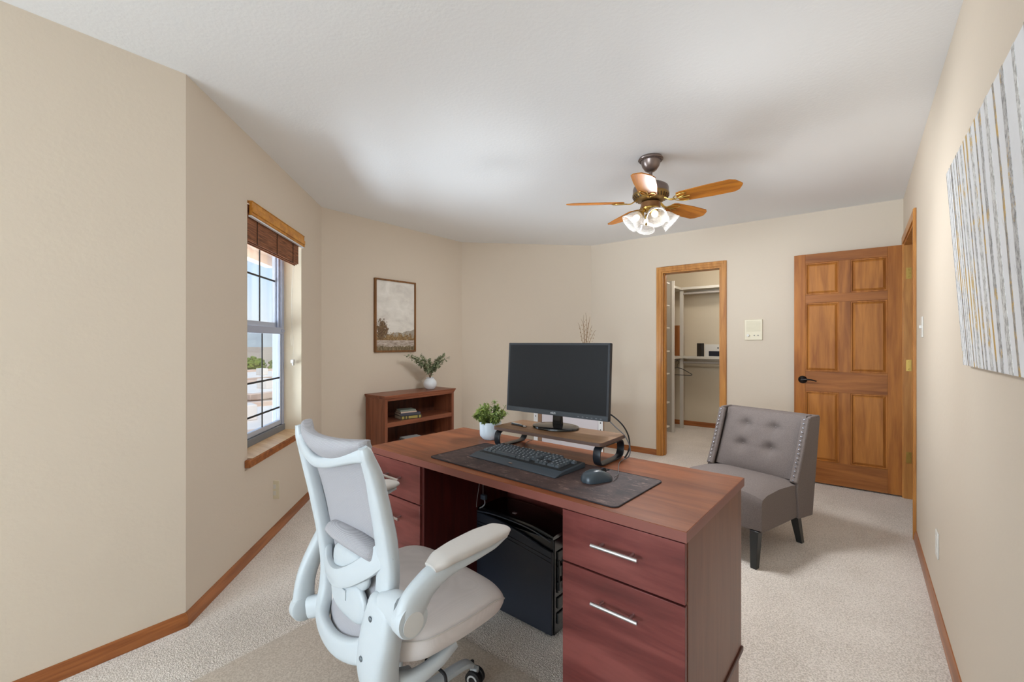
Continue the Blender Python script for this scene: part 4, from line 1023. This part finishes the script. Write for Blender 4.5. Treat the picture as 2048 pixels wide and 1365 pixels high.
book(bX - .004, bY - .022, bz_ + .0715, .155, .118, .016, R(-18), plain('book_sage', (126, 134, 122), .5), 'small grey-green book topmost on the bookcase stack', G)
G2 = 'books lying on the middle shelf'
book(-3.468, 2.80, .2625, .20, .14, .040, R(-12), plain('book_teal', (52, 84, 96), .5), 'teal blue book lower of the two on the middle shelf', G2)
book(-3.466, 2.805, .303, .19, .135, .018, R(-10), plain('book_white', (206, 206, 204), .5), 'white covered book upper of the two on the middle shelf', G2)

vs_ = thing('vase', 'round white ceramic vase of leafy sprigs on top of the bookcase', 'vase', (-3.505, 3.078, .7625))
m = MB(); m.lathe([(0, 0), (.038, 0), (.046, .006), (.062, .03), (.068, .055), (.064, .082), (.050, .100), (.040, .107), (.040, .116), (.043, .120), (.040, .121), (.036, .116), (.036, .10), (0, .09)], 30); m.build('vase_body', M_ceramic, vs_)
rn = random.Random(21); mb_ = MB(); mf = MB()
tips = [(.0, -.30, .235), (.03, -.26, .245), (-.02, -.20, .215), (.04, -.15, .235), (0, -.10, .20), (.03, -.04, .19), (-.03, .02, .17), (.02, .08, .17), (0, .13, .21), (.03, .17, .215), (-.02, .22, .225), (.02, .24, .20), (.05, -.1, .14), (.04, .08, .12), (-.02, -.17, .17), (0, .17, .16)]
for (tx, ty, tz) in tips:
    p0 = Vector((0, 0, .10)); p3 = Vector((tx, ty, .12 + tz)); p1 = Vector((tx * .1, ty * .18, .12 + tz * .42)); p2 = Vector((tx * .5, ty * .55, .12 + tz * .78))
    mb_.sweep([p0, p1, p2, p3], .0013, n=5, ref=(1, .1, .2), sub=4)
    n_ = 13
    for k in range(n_):
        t = .32 + .68 * k / (n_ - 1); q = (1 - t) ** 3 * p0 + 3 * t * (1 - t) ** 2 * p1 + 3 * t * t * (1 - t) * p2 + t ** 3 * p3
        for s_ in range(2 if t > .85 and abs(ty) > .22 else 4):
            d_ = Vector((rn.gauss(0, 1), rn.gauss(0, 1), rn.gauss(.2, .8)))
            leaf_shape(mf, q + d_.normalized() * .004, d_, Vector((0, 0, 1)), rn.uniform(.020, .032), rn.uniform(.015, .024))
mb_.build('stems', plain('stem_brown', (110, 92, 66), .8), vs_); mf.build('foliage', M_leafB, vs_, smooth=False)

# ================================================================= LANDSCAPE PICTURE
pic = thing('framed_picture', 'framed autumn landscape painting with cloudy sky hanging above the bookcase', 'picture', (-3.69, 2.775, 1.152))
ph_, pw_ = .722, .248
m = MB(); fw = .016
for (y0, y1, z0_, z1_) in ((-pw_, pw_, 0, fw), (-pw_, pw_, ph_ - fw, ph_), (-pw_, -pw_ + fw, fw, ph_ - fw), (pw_ - fw, pw_, fw, ph_ - fw)): m.box(.001, .028, y0, y1, z0_, z1_)
m.build('picture_frame', wood('picture_frame_wood', (104, 68, 38), (140, 96, 56), 'Z', 1, .5), pic, bevel=.001)
def landscape():
    m, t, b_ = newmat('landscape_painting'); L = t.links.new; N = t.nodes.new
    tcn = N('ShaderNodeTexCoord'); sp = N('ShaderNodeSeparateXYZ'); L(tcn.outputs['Object'], sp.inputs[0])
    def math_(op, a_=None, b2=None, c=None):
        n = N('ShaderNodeMath'); n.operation = op
        for i, v in enumerate((a_, b2, c)):
            if v is None: continue
            if isinstance(v, (int, float)): n.inputs[i].default_value = v
            else: L(v, n.inputs[i])
        return n.outputs[0]
    def noise(s, d=6, r=.6, sc=(1, 1, 1), dist=0):
        mp = N('ShaderNodeMapping'); mp.inputs['Scale'].default_value = sc; L(tcn.outputs['Object'], mp.inputs[0])
        n = N('ShaderNodeTexNoise'); n.inputs['Scale'].default_value = s; n.inputs['Detail'].default_value = d; n.inputs['Roughness'].default_value = r; n.inputs['Distortion'].default_value = dist
        L(mp.outputs[0], n.inputs[0]); return n.outputs[0]
    def ramp(v, stops):
        r_ = N('ShaderNodeValToRGB'); L(v, r_.inputs[0]); e = r_.color_ramp.elements
        e[0].position, e[0].color = stops[0][0], lin(stops[0][1]); e[1].position, e[1].color = stops[-1][0], lin(stops[-1][1])
        for p_, c in stops[1:-1]: q = e.new(p_); q.color = lin(c)
        return r_.outputs[0]
    def mix(f, a_, b2):
        n = N('ShaderNodeMixRGB'); L(f, n.inputs[0]); L(a_, n.inputs[1]); L(b2, n.inputs[2]); return n.outputs[0]
    Y, Z = sp.outputs['Y'], sp.outputs['Z']
    sky = ramp(noise(5, 6, .6, (1, 1, 1.6), .6), [(.3, (204, 197, 188)), (.5, (224, 218, 208)), (.7, (238, 232, 224))])
    hill_n = noise(7, 4, .6)
    # distant hill: higher toward the right
    hz = math_('ADD', math_('MULTIPLY_ADD', Y, .10, .205), math_('MULTIPLY', math_('SUBTRACT', hill_n, .5), .10))
    hillm = math_('GREATER_THAN', hz, Z)
    hill = ramp(noise(20), [(.3, (150, 142, 130)), (.7, (178, 168, 152))])
    c = mix(hillm, sky, hill)
    # treeline
    tn = noise(26, 8, .75)
    th_ = math_('ADD', math_('MULTIPLY_ADD', Y, -.03, .145), math_('MULTIPLY', math_('SUBTRACT', tn, .42), .34))
    trm = math_('GREATER_THAN', th_, Z)
    trees = ramp(noise(60, 6, .8), [(.3, (70, 52, 34)), (.46, (122, 92, 56)), (.58, (168, 140, 96)), (.75, (206, 190, 160))])
    c = mix(trm, c, trees)
    # big autumn tree at left
    dy = math_('ADD', Y, .165); dz = math_('SUBTRACT', Z, .225)
    rr = math_('ADD', math_('POWER', math_('DIVIDE', dy, .075), 2.0), math_('POWER', math_('DIVIDE', dz, .095), 2.0))
    tm = math_('LESS_THAN', math_('ADD', rr, math_('MULTIPLY', math_('SUBTRACT', noise(40, 10, .85), .5), 6.5)), .9)
    big = ramp(noise(70, 6, .8), [(.3, (58, 42, 30)), (.5, (104, 80, 54)), (.7, (160, 132, 98))])
    c = mix(tm, c, big)
    # lake and foreground
    wm_ = math_('LESS_THAN', Z, .118)
    water = ramp(noise(14, 6, .7, (1, 1, 6)), [(.32, (122, 104, 88)), (.5, (176, 160, 146)), (.65, (212, 200, 188))])
    c = mix(wm_, c, water)
    gm = math_('LESS_THAN', math_('ADD', Z, math_('MULTIPLY', math_('SUBTRACT', noise(30, 8, .8, (1, 1.5, .5)), .5), .12)), .058)
    grass = ramp(noise(45, 6, .8, (1, 2, .6)), [(.3, (60, 50, 38)), (.5, (116, 100, 72)), (.7, (178, 158, 128))])
    c = mix(gm, c, grass)
    L(c, b_.inputs['Base Color']); b_.inputs['Roughness'].default_value = .75
    return m
m = MB(); m.box(.012, .016, -pw_ + fw, pw_ - fw, fw, ph_ - fw); m.build('canvas_print', landscape(), pic, smooth=False)

# ================================================================= BIRCH CANVAS on the right wall (hung, top tipped forward)
bc_ = thing('birch_canvas', 'large canvas print of grey and gold birch trunks on the right wall', 'canvas art', (0.2795, 1.415, 1.178))
def birch():
    m, t, b_ = newmat('birch_print'); L = t.links.new; N = t.nodes.new
    tcn = N('ShaderNodeTexCoord')
    def noise(s, sc, d=6, r=.65, dist=0):
        mp = N('ShaderNodeMapping'); mp.inputs['Scale'].default_value = sc; L(tcn.outputs['Object'], mp.inputs[0])
        n = N('ShaderNodeTexNoise'); n.inputs['Scale'].default_value = s; n.inputs['Detail'].default_value = d; n.inputs['Roughness'].default_value = r; n.inputs['Distortion'].default_value = dist
        L(mp.outputs[0], n.inputs[0]); return n.outputs[0]
    def ramp(v, stops):
        r_ = N('ShaderNodeValToRGB'); L(v, r_.inputs[0]); e = r_.color_ramp.elements
        e[0].position, e[0].color = stops[0][0], lin(stops[0][1]); e[1].position, e[1].color = stops[-1][0], lin(stops[-1][1])
        for p_, c in stops[1:-1]: q = e.new(p_); q.color = lin(c)
        return r_.outputs[0]
    bgc = ramp(noise(3, (1, 1, 1)), [(.3, (222, 221, 222)), (.7, (236, 235, 236))])
    L(bgc, b_.inputs['Base Color']); b_.inputs['Roughness'].default_value = .8
    return m
def barkmat(name, base, dk, gold, gthr):
    m, t, b_ = newmat(name); L = t.links.new; N = t.nodes.new
    tcn = N('ShaderNodeTexCoord')
    def noise(s, sc, d=6, r=.7):
        mp = N('ShaderNodeMapping'); mp.inputs['Scale'].default_value = sc; L(tcn.outputs['Object'], mp.inputs[0])
        n = N('ShaderNodeTexNoise'); n.inputs['Scale'].default_value = s; n.inputs['Detail'].default_value = d; n.inputs['Roughness'].default_value = r
        L(mp.outputs[0], n.inputs[0]); return n.outputs[0]
    r1 = N('ShaderNodeValToRGB'); L(noise(60, (1, 1.2, 1)), r1.inputs[0]); r1.color_ramp.elements[0].position = .38; r1.color_ramp.elements[0].color = lin(dk); r1.color_ramp.elements[1].position = .56; r1.color_ramp.elements[1].color = lin(base)
    r2 = N('ShaderNodeValToRGB'); L(noise(7, (1, .6, .8), 8, .75), r2.inputs[0]); r2.color_ramp.elements[0].position = gthr; r2.color_ramp.elements[0].color = (0, 0, 0, 1); r2.color_ramp.elements[1].position = gthr + .05; r2.color_ramp.elements[1].color = (.9, .9, .9, 1)
    mx = N('ShaderNodeMixRGB'); L(r2.outputs[0], mx.inputs[0]); L(r1.outputs[0], mx.inputs[1]); mx.inputs[2].default_value = lin(gold); L(mx.outputs[0], b_.inputs['Base Color']); b_.inputs['Roughness'].default_value = .8
    return m
ch, cwid = .63, 1.24
tiltc = math.atan2(.040, ch)
CMt = Matrix.Rotation(-tiltc, 4, 'Y')
m = MB(); m.box(-.016, .0, -cwid / 2, cwid / 2, 0, ch, CMt); cv = m.build('stretched_canvas', birch(), bc_, bevel=.001)
rn = random.Random(8)
barkA = barkmat('bark_grey', (192, 189, 186), (128, 124, 122), (196, 160, 88), .54)
barkB = barkmat('bark_pale', (216, 214, 210), (158, 154, 150), (200, 166, 96), .58)
barkC = barkmat('bark_gold', (168, 157, 144), (112, 108, 106), (192, 154, 80), .50)
xF = -.0164
def trunk(y, w_, lean, mat, seed):
    r_ = random.Random(seed); m = MB(); n = 26; vs = []; fs = []
    ph = r_.uniform(0, 6)
    for k in range(n + 1):
        z = ch * k / n; c = y + lean * (k / n - .5) + .003 * math.sin(z * 9 + ph); ww = w_ * (1.08 - .18 * k / n)
        l_, r2 = c - ww / 2 + r_.uniform(-.0008, .0008), c + ww / 2 + r_.uniform(-.0008, .0008)
        l_ = max(-cwid / 2 + .001, min(cwid / 2 - .001, l_)); r2 = max(-cwid / 2 + .001, min(cwid / 2 - .001, r2))
        vs += [(xF - .0003, l_, z), (xF - .0003, r2, z), (xF + .0006, l_, z), (xF + .0006, r2, z)]
        if k: b0 = 4 * k - 4; fs += [(b0, b0 + 1, b0 + 5, b0 + 4), (b0, b0 + 4, b0 + 6, b0 + 2), (b0 + 1, b0 + 3, b0 + 7, b0 + 5)]
    # twigs
    for q in range(r_.randint(0, 3)):
        z = r_.uniform(.12, .52); s_ = r_.choice((-1, 1)); yy = y
        zz = min(ch - .01, z + r_.uniform(.04, .08))
        y2 = max(-cwid / 2 + .005, min(cwid / 2 - .005, yy + s_ * r_.uniform(.018, .035)))
        b0 = len(vs); vs += [(xF - .0003, yy, z), (xF - .0003, yy + .0, z + .003), (xF - .0003, y2, zz), (xF - .0003, y2, zz - .0015)]; fs.append((b0, b0 + 1, b0 + 2, b0 + 3))
    m._new([CMt @ Vector(v) for v in vs], fs)
    m.build('painted_trunk', mat, cv, smooth=False)
trs = [(.612, .005, 0, barkA), (.588, .007, .004, barkB), (.560, .006, -.006, barkA), (.528, .014, .0, barkC), (.505, .008, .006, barkA), (.472, .016, .004, barkB), (.438, .011, -.004, barkC), (.402, .012, .008, barkA), (.358, .026, -.004, barkB), (.312, .009, .006, barkC), (.272, .018, -.004, barkA), (.215, .030, .004, barkB), (.165, .012, 0, barkC), (.11, .026, -.006, barkA), (.04, .034, .006, barkB), (-.03, .014, 0, barkC), (-.10, .03, 0, barkA), (-.19, .02, .005, barkB), (-.27, .016, 0, barkC), (-.36, .032, 0, barkA), (-.46, .014, 0, barkC), (-.55, .03, 0, barkB)]
for i, (y, w_, l_, mt) in enumerate(trs): trunk(y, w_, l_, mt, 40 + i)

# ================================================================= CEILING FAN
fan = thing('ceiling_fan', 'bronze ceiling fan with five wooden blades and four glass lamp shades', 'ceiling fan', (-1.05, 2.765, 0))
fz = HC
m = MB(); m.lathe([(0, fz - .0005), (.070, fz - .0005), (.075, fz - .010), (.073, fz - .017), (.062, fz - .024), (.060, fz - .034), (.052, fz - .058), (.036, fz - .082), (.020, fz - .092), (0, fz - .094)], 36)
m.build('canopy', M_bronze, fan)
m = MB(); m.lathe([(.0755, fz - .009), (.0775, fz - .013), (.0755, fz - .017)], 36, cap=False)
for k in range(36):
    an = 2 * PI * k / 36; m.ball((.066 * math.cos(an), .066 * math.sin(an), fz - .023), .0045, n=6)
m.build('canopy_beading', M_bronze, fan)
m = MB(); m.cyl((0, 0, fz - .09), (0, 0, fz - .170), .0105, n=16); m.lathe([(0, fz - .150), (.018, fz - .150), (.022, fz - .168), (0, fz - .170)], 20); m.build('downrod', M_bronze, fan)
zt = fz - .168
m = MB(); m.lathe([(0, zt), (.055, zt), (.085, zt - .006), (.105, zt - .020), (.110, zt - .034), (.110, zt - .070), (.106, zt - .074)], 40, cap=False); m.lathe([(0, zt - .074), (.106, zt - .074)], 40, cap=False); mh = m.build('motor_housing', M_bronze, fan)
m = MB(); m.lathe([(.1105, zt - .062), (.113, zt - .068), (.113, zt - .078), (.104, zt - .095), (.085, zt - .108), (.060, zt - .114), (0, zt - .116)], 40, cap=False); lb = m.build('lower_housing', M_brass_old, fan)
m = MB()
for k in range(30):
    an = 2 * PI * k / 30; c_, s_ = math.cos(an), math.sin(an)
    m.sweep([(.112 * c_, .112 * s_, zt - .080), (.100 * math.cos(an + .09), .100 * math.sin(an + .09), zt - .100)], .0032, .0018, ref=(c_, s_, 0), n=6, spline=False)
m.build('vent_slots', M_rubber, lb)
zl = zt - .116
m = MB(); m.lathe([(0, zl), (.052, zl), (.060, zl - .006), (.060, zl - .036), (.056, zl - .040)], 32, cap=False); m.lathe([(0, zl - .04), (.056, zl - .04)], 32, cap=False); m.build('switch_housing', plain('copper_band', (132, 92, 56), .35, .6), fan)
m = MB(); m.lathe([(0, zl - .040), (.054, zl - .040), (.050, zl - .052), (.034, zl - .062), (.014, zl - .068), (.010, zl - .085), (.004, zl - .09), (0, zl - .09)], 28); m.build('light_fitter', M_brass, fan)
M_blade = wood('fan_blade_wood', (150, 84, 24), (206, 132, 40), 'X', 1.0, .45, 0, 12)
zb = zt - .120
M_blade_cream = plain('blade_glare', (200, 190, 160), .3)
for k in range(5):
    an = R(-2 + 72 * k)
    BM = Matrix.Translation((0, 0, zb)) @ Matrix.Rotation(an, 4, 'Z') @ Matrix.Rotation(R(-13), 4, 'X')
    out = [(.175, -.048), (.20, -.056), (.36, -.066), (.48, -.066), (.508, -.050), (.528, -.018), (.536, 0), (.528, .018), (.508, .050), (.48, .066), (.36, .066), (.20, .056), (.175, .048), (.165, 0)]
    m = MB(); m.prism(out, -.003, .003, 'Z'); bo = m.build('fan_blade', M_blade, fan, bevel=.0012, center=False)
    me = bo.data; bo.matrix_local = BM
    # scrolled brass bracket
    m = MB(); m.sweep([(.070, 0, .022), (.095, 0, .012), (.125, 0, -.006), (.155, 0, -.007)], [.012, .011, .009, .010], [.004] * 4, ref=(0, 0, 1), n=8)
    for s_ in (-1, 1):
        lp_ = []
        for q in range(12):
            ph = 2 * PI * q / 12; xx = .190 + .040 * math.cos(ph); yy = s_ * .024 + .017 * math.sin(ph)
            lp_.append((xx, yy + s_ * (xx - .19) * .35, -.0065))
        m.sweep(lp_, .0032, .0026, ref=(0, 0, 1), n=6, closed=True, sub=2)
    m.sweep([(.15, 0, -.0065), (.19, 0, -.0065), (.245, 0, -.0065)], .0035, .0026, ref=(0, 0, 1), n=6)
    br = m.build('blade_bracket', M_brass, bo)
# lamps
shade_dirs = [(205, 46), (262, 40), (352, 44), (300, 30)]
shade_dirs = [(218, 50), (262 + 20, 50), (8, 50), (100, 50)]
shade_dirs = [(200, 48), (252, 42), (5, 46), (308, 40)]
shade_dirs = [(216, 50), (306, 50), (36, 50), (126, 50)]
for az, tl in shade_dirs:
    A_ = R(az); T_ = R(tl)
    dirv = Vector((math.cos(A_) * math.sin(T_), math.sin(A_) * math.sin(T_), -math.cos(T_)))
    p0 = Vector((math.cos(A_) * .030, math.sin(A_) * .030, zl - .050))
    m = MB(); m.sweep([p0, p0 + dirv * .02 + Vector((0, 0, .004)), p0 + dirv * .035], .009, n=10, ref=(.1, .2, 1)); m.lathe([(0, .030), (.019, .030), (.023, .038), (.023, .050), (0, .050)], 20, Matrix.Translation(p0) @ dirv.to_track_quat('Z', 'Y').to_matrix().to_4x4())
    soc = m.build('lamp_socket', M_brass, fan)
    SMt = Matrix.Translation(p0 + dirv * .040) @ dirv.to_track_quat('Z', 'Y').to_matrix().to_4x4()
    prf = [(.022, 0), (.030, .012), (.042, .030), (.050, .052), (.053, .072), (.057, .088), (.0625, .098)]
    m = MB()
    n = 48; vs = []; fs = []
    for r_, z_ in prf:
        for q in range(n): a_ = 2 * PI * q / n; rr = r_ * (1 + .012 * (1 if q % 2 else -1)); vs.append((rr * math.cos(a_), rr * math.sin(a_), z_))
    for i in range(len(prf) - 1):
        for q in range(n): q2 = (q + 1) % n; fs.append((i * n + q, i * n + q2, (i + 1) * n + q2, (i + 1) * n + q))
    m._new([SMt @ Vector(v) for v in vs], fs)
    sh = m.build('lamp_shade', M_shade, soc, angle=80)
    sd = sh.modifiers.new('solid', 'SOLIDIFY'); sd.thickness = .002
    m = MB(); m.lathe([(.0612, .0965), (.0640, .0985), (.0625, .1005), (.0605, .0985), (.0612, .0965)], 36, SMt, cap=False); m.build('shade_rim', M_shade, sh)
    m = MB(); m.ball((0, 0, 0), .021, .021, .026, n=14, M=SMt @ Matrix.Translation((0, 0, .042))); bl = m.build('bulb', M_bulb, soc)
    l = bpy.data.lights.new('bulb_light', 'SPOT'); l.energy = 26; l.color = (.92, .96, 1.0); l.shadow_soft_size = .11; l.spot_size = R(165); l.spot_blend = .6
    lo = bpy.data.objects.new('bulb_light', l); COL.objects.link(lo); lo.parent = fan; lo.location = SMt @ Vector((0, 0, .095)); lo.rotation_euler = dirv.to_track_quat('-Z', 'Y').to_euler()
m = MB()
for (x, y, L_) in ((-.012, -.045, .095), (.010, -.05, .082)):
    m.cyl((x, y, zl - .045), (x, y, zl - .045 - L_), .0009, n=6)
    m.lathe([(0, 0), (.006, .004), (.0075, .010), (.004, .018), (0, .022)], 12, Matrix.Translation((x, y, zl - .045 - L_ - .02)))
m.build('pull_chain', M_brass_old, fan)

# ================================================================= SMALL WALL FIXTURES
ic = thing('intercom_panel', 'square ivory wall intercom with speaker and small knobs between the two doors', 'intercom', (-.814, 4.84, 1.272))
m = MB(); m.box(-.077, .077, -.016, -.0005, 0, .20); m.build('faceplate', M_ivory, ic, bevel=.003)
m = MB(); [m.box(-.062, .062, -.0172, -.0155, .082 + k * .0075, .085 + k * .0075) for k in range(14)]; m.build('speaker_grille', plain('ivory_dark', (206, 196, 168), .5), ic)
m = MB()
m.cyl((-.045, -.016, .045), (-.045, -.032, .045), .012, n=16); m.build('volume_knob', M_white, ic)
for x in (.008, .040): m = MB(); m.cyl((x, -.016, .045), (x, -.024, .045), .006, n=12); m.build('control_button', plain('knob_grey', (150, 146, 136), .4), ic)
def plate(name, label, cat, M, kind):
    m = MB(); m.box(-.036, .036, -.006, -.0005, 0, .117); t_ = thing(name, label, cat)
    t_.matrix_world = M
    m.build('faceplate', M_white if kind != 'ivory' else M_ivory, t_, bevel=.002)
    if kind == 'switch': m = MB(); m.box(-.006, .006, -.016, -.005, .050, .068); m.build('toggle', M_white, t_, bevel=.002)
    else:
        for z in (.024, .066): m = MB(); m.box(-.017, .017, -.0075, -.0055, z, z + .028); m.build('socket', M_white, t_, bevel=.003)
    return t_
plate('light_switch', 'white light switch on the right wall beside the entry door frame', 'light switch', TR(0.28, 3.41, 1.278, R(-90)), 'switch')
plate('wall_outlet', 'white power outlet low on the right wall near the baseboard', 'outlet', TR(0.28, 2.79, .268, R(-90)), 'outlet')
wq = WM @ Vector((.925, 0, .236))
plate('wall_outlet', 'ivory power outlet under the window sill on the angled wall', 'outlet', TR(wq.x, wq.y, wq.z, R(45)), 'ivory')

# ================================================================= STAND WITH TWIG VASE behind the desk
st = thing('plant_stand', 'tall stand of brown posts with white slotted plates and a pale panel behind the desk', 'stand', (-2.37, 3.98, 0), R(4))
M_post = plain('post_brown', (140, 108, 84), .5); M_plate = plain('slotted_plate', (226, 224, 222), .4); M_pale = plain('pale_panel', (206, 198, 200), .5)
for sx in (-1, 1):
    m = MB(); x = sx * .352; m.box(x - .020, x + .020, -.02, .02, 0, .93); po = m.build('post', M_post, st, bevel=.002)
    m = MB(); xo = x + sx * .045 if sx < 0 else x + .0; m.box(xo - .024, xo + .024, -.027, -.0205, .06, .90); pl2 = m.build('slotted_plate', M_plate, po, bevel=.001)
    m = MB(); [m.ball((xo, -.0275, z), .007, .002, .009, n=10) for z in [.10 + k * .07 for k in range(12)]]; m.build('slot_screw', plain('slot_dark', (96, 92, 90), .5), pl2)
m = MB(); m.box(-.330, .330, -.008, .008, .14, .62); m.build('panel', M_pale, st, bevel=.002)
m = MB(); m.box(-.40, .40, -.10, .10, .93, .95); m.build('stand_top', M_post, st, bevel=.003)
tv = thing('twig_vase', 'slim vase of tall dried twigs showing above the monitor', 'vase', (-2.20, 4.0, .9505))
m = MB(); m.lathe([(0, 0), (.03, 0), (.038, .03), (.034, .10), (.020, .16), (.022, .18), (.018, .18), (.016, .15), (0, .14)], 24); m.build('vase_body', plain('tan_vase', (176, 156, 130), .5), tv)
rn = random.Random(4)
for (dx, dz) in ((-.075, .50), (-.045, .54), (-.01, .58), (.01, .60), (.045, .56), (.085, .47), (.12, .42), (.03, .50)):
    m = MB(); pts = [(0, 0, .10), (dx * .35 + rn.uniform(-.004, .004), rn.uniform(-.01, .01), .10 + dz * .4), (dx * .7 + rn.uniform(-.006, .006), rn.uniform(-.02, .02), .10 + dz * .7), (dx, rn.uniform(-.02, .02), dz)]
    m.sweep(pts, [.0030, .0026, .0022, .0012], n=6, ref=(0, 1, 0)); 
    for k in range(5):
        t = .45 + .1 * k; x = dx * t; z = .10 + (dz - .10) * t; m.ball((x, 0, z), .004, .004, .008, n=6)
    m.build('twig', plain('twig_tan', (150, 122, 92), .8), tv)

# ================================================================= CLOSET FITTINGS
M_clo = plain('closet_white', (206, 200, 188), .5)
cl = thing('closet_organizer', 'white built-in closet shelving with hanging rods and side panel inside the closet', 'closet shelving', (-2.05, 6.2, 0))
ci = Matrix.Translation((2.05, -6.2, 0))
m = MB(); m.box(-2.37, -2.05, 6.19, 6.208, 0, 2.10, ci); m.build('side_panel', plain('closet_panel', (182, 176, 166), .5), cl, bevel=.001)
m = MB(); m.box(-2.052, -2.018, 6.184, 6.204, 0, 2.10, ci); m.build('panel_edge', M_white, cl, bevel=.001)
m = MB(); m.box(-2.068, -2.022, 6.585, 6.62, 0, 2.02, ci); m.build('post', M_clo, cl, bevel=.001)
for z in (2.04, 1.045):
    m = MB(); m.box(-2.05, -1.42, 6.56, 6.868, z - .022, z, ci); m.box(-2.37, -2.05, 6.21, 6.868, z - .022, z, ci); m.box(-2.05, -1.42, 6.55, 6.562, z - .030, z + .004, ci); m.box(-2.052, -2.04, 6.21, 6.56, z - .030, z + .004, ci); m.build('closet_shelf', M_clo, cl, bevel=.001)
    m = MB(); m.cyl(ci @ Vector((-2.05, 6.60, z - .085)), ci @ Vector((-1.42, 6.60, z - .085)), .015, n=16); m.build('hanging_rod', plain('rod_grey', (168, 160, 152), .4), cl)
    m = MB(); m.box(-1.452, -1.42, 6.54, 6.60, z - .12, z - .005, ci); m.build('rod_bracket', M_white, cl, bevel=.001)
    m = MB(); m.box(-2.045, -1.42, 6.845, 6.868, z - .075, z - .023, ci); m.build('shelf_cleat', M_clo, cl, bevel=.001)
m = MB(); m.cyl(ci @ Vector((-2.15, 6.21, .985)), ci @ Vector((-2.15, 6.86, .985)), .013, n=14); m.build('hanging_rod', plain('rod_grey', (168, 160, 152), .4), cl)
cs = thing('shoe_shelf_unit', 'stack of white shelves whose ends show at the left inside the closet', 'closet shelving', (-2.15, 5.45, 0))
m = MB(); m.box(-.21, -.19, -.15, .15, 0, 2.06); m.build('upright', M_clo, cs)
for z in (1.99, 1.71, 1.43, 1.14, .86, .5, .2):
    m = MB(); m.box(-.19, .275, -.13, .13, z - .012, z + .006); m.build('closet_shelf', M_white, cs, bevel=.004)
# box, white device, board, hangers
m = MB(); m.prism([(-1.85, 6.66), (-1.765, 6.56), (-1.735, 6.60), (-1.80, 6.72)], 1.0455, 1.235); tag(m.build('storage_box', plain('box_black', (34, 32, 32), .5), bevel=.002), 'black upright box on the lower closet shelf left of the white one', 'box')
wb = thing('speaker_box', 'white box with a dark lower front on the closet shelf beside the black box', 'box', (-1.60, 6.63, 1.0455), R(-12))
m = MB(); m.box(-.125, .10, -.05, .06, 0, .175); m.build('case', M_white, wb, bevel=.003)
m = MB(); m.box(-.06, .092, -.053, -.05, .01, .08); m.build('dark_panel', plain('dark_navy', (34, 36, 48), .4), wb)
m = MB(); m.cyl((.07, -.05, .125), (.07, -.054, .125), .010, n=14); m.build('lens', M_black, wb)
m = MB(); m.box(-2.235, -2.10, 6.805, 6.825, 1.046, 1.505); tag(m.build('wood_board', wood('cedar_board', (142, 84, 44), (178, 116, 66), 'Z', 1.2), bevel=.002), 'reddish wooden board standing on the closet shelf behind the white post', 'board')
def hanger(x, y, z, rz, label):
    m = MB(); M_ = TR(x, y, z, rz)
    m.sweep([(-.17, 0, -.105), (-.19, 0, -.095), (-.17, 0, -.078), (0, 0, .0), (.17, 0, -.078), (.19, 0, -.095), (.17, 0, -.105), (0, 0, -.105)], .0045, n=8, ref=(0, 1, 0), closed=True, sub=3, M=M_)
    m.sweep([(0, 0, 0), (0, 0, .04), (.018, 0, .060), (.018, 0, .085), (0, 0, .100), (-.018, 0, .085)], .0025, n=6, ref=(0, 1, 0), M=M_)
    return tag(m.build('clothes_hanger', M_rubber), label, 'hanger')
hanger(-2.02, 6.33, .895, R(8), 'black clothes hanger hanging under the lower closet shelf')
m = MB(); m.sweep([(-1.985, 5.30, 1.43), (-1.945, 5.29, 1.455), (-1.925, 5.29, 1.43), (-1.945, 5.29, 1.40), (-1.975, 5.29, 1.405)], .006, n=8, ref=(0, 1, 0), M=None); tag(m.build('hook_ring', M_rubber), 'small black hook ring on a white shelf end at the closet left', 'hook')
m = MB(); m.cyl((-1.35, 5.9, HC - .001), (-1.35, 5.9, HC - .04), .12, .10, 28); cl_ = tag(m.build('added_closet_lamp', emis('added_closet_lamp', (255, 240, 220), 3.0)), 'unseen round ceiling lamp added to light the closet above the doorway', 'lamp')
l = bpy.data.lights.new('closet_fill_light', 'POINT'); l.energy = 14; l.color = (1, .95, .88); l.shadow_soft_size = .1  # lamp and point light added out of view to brighten the closet
lo = bpy.data.objects.new('closet_fill_light', l); COL.objects.link(lo); lo.location = (-1.35, 5.9, HC - .12)
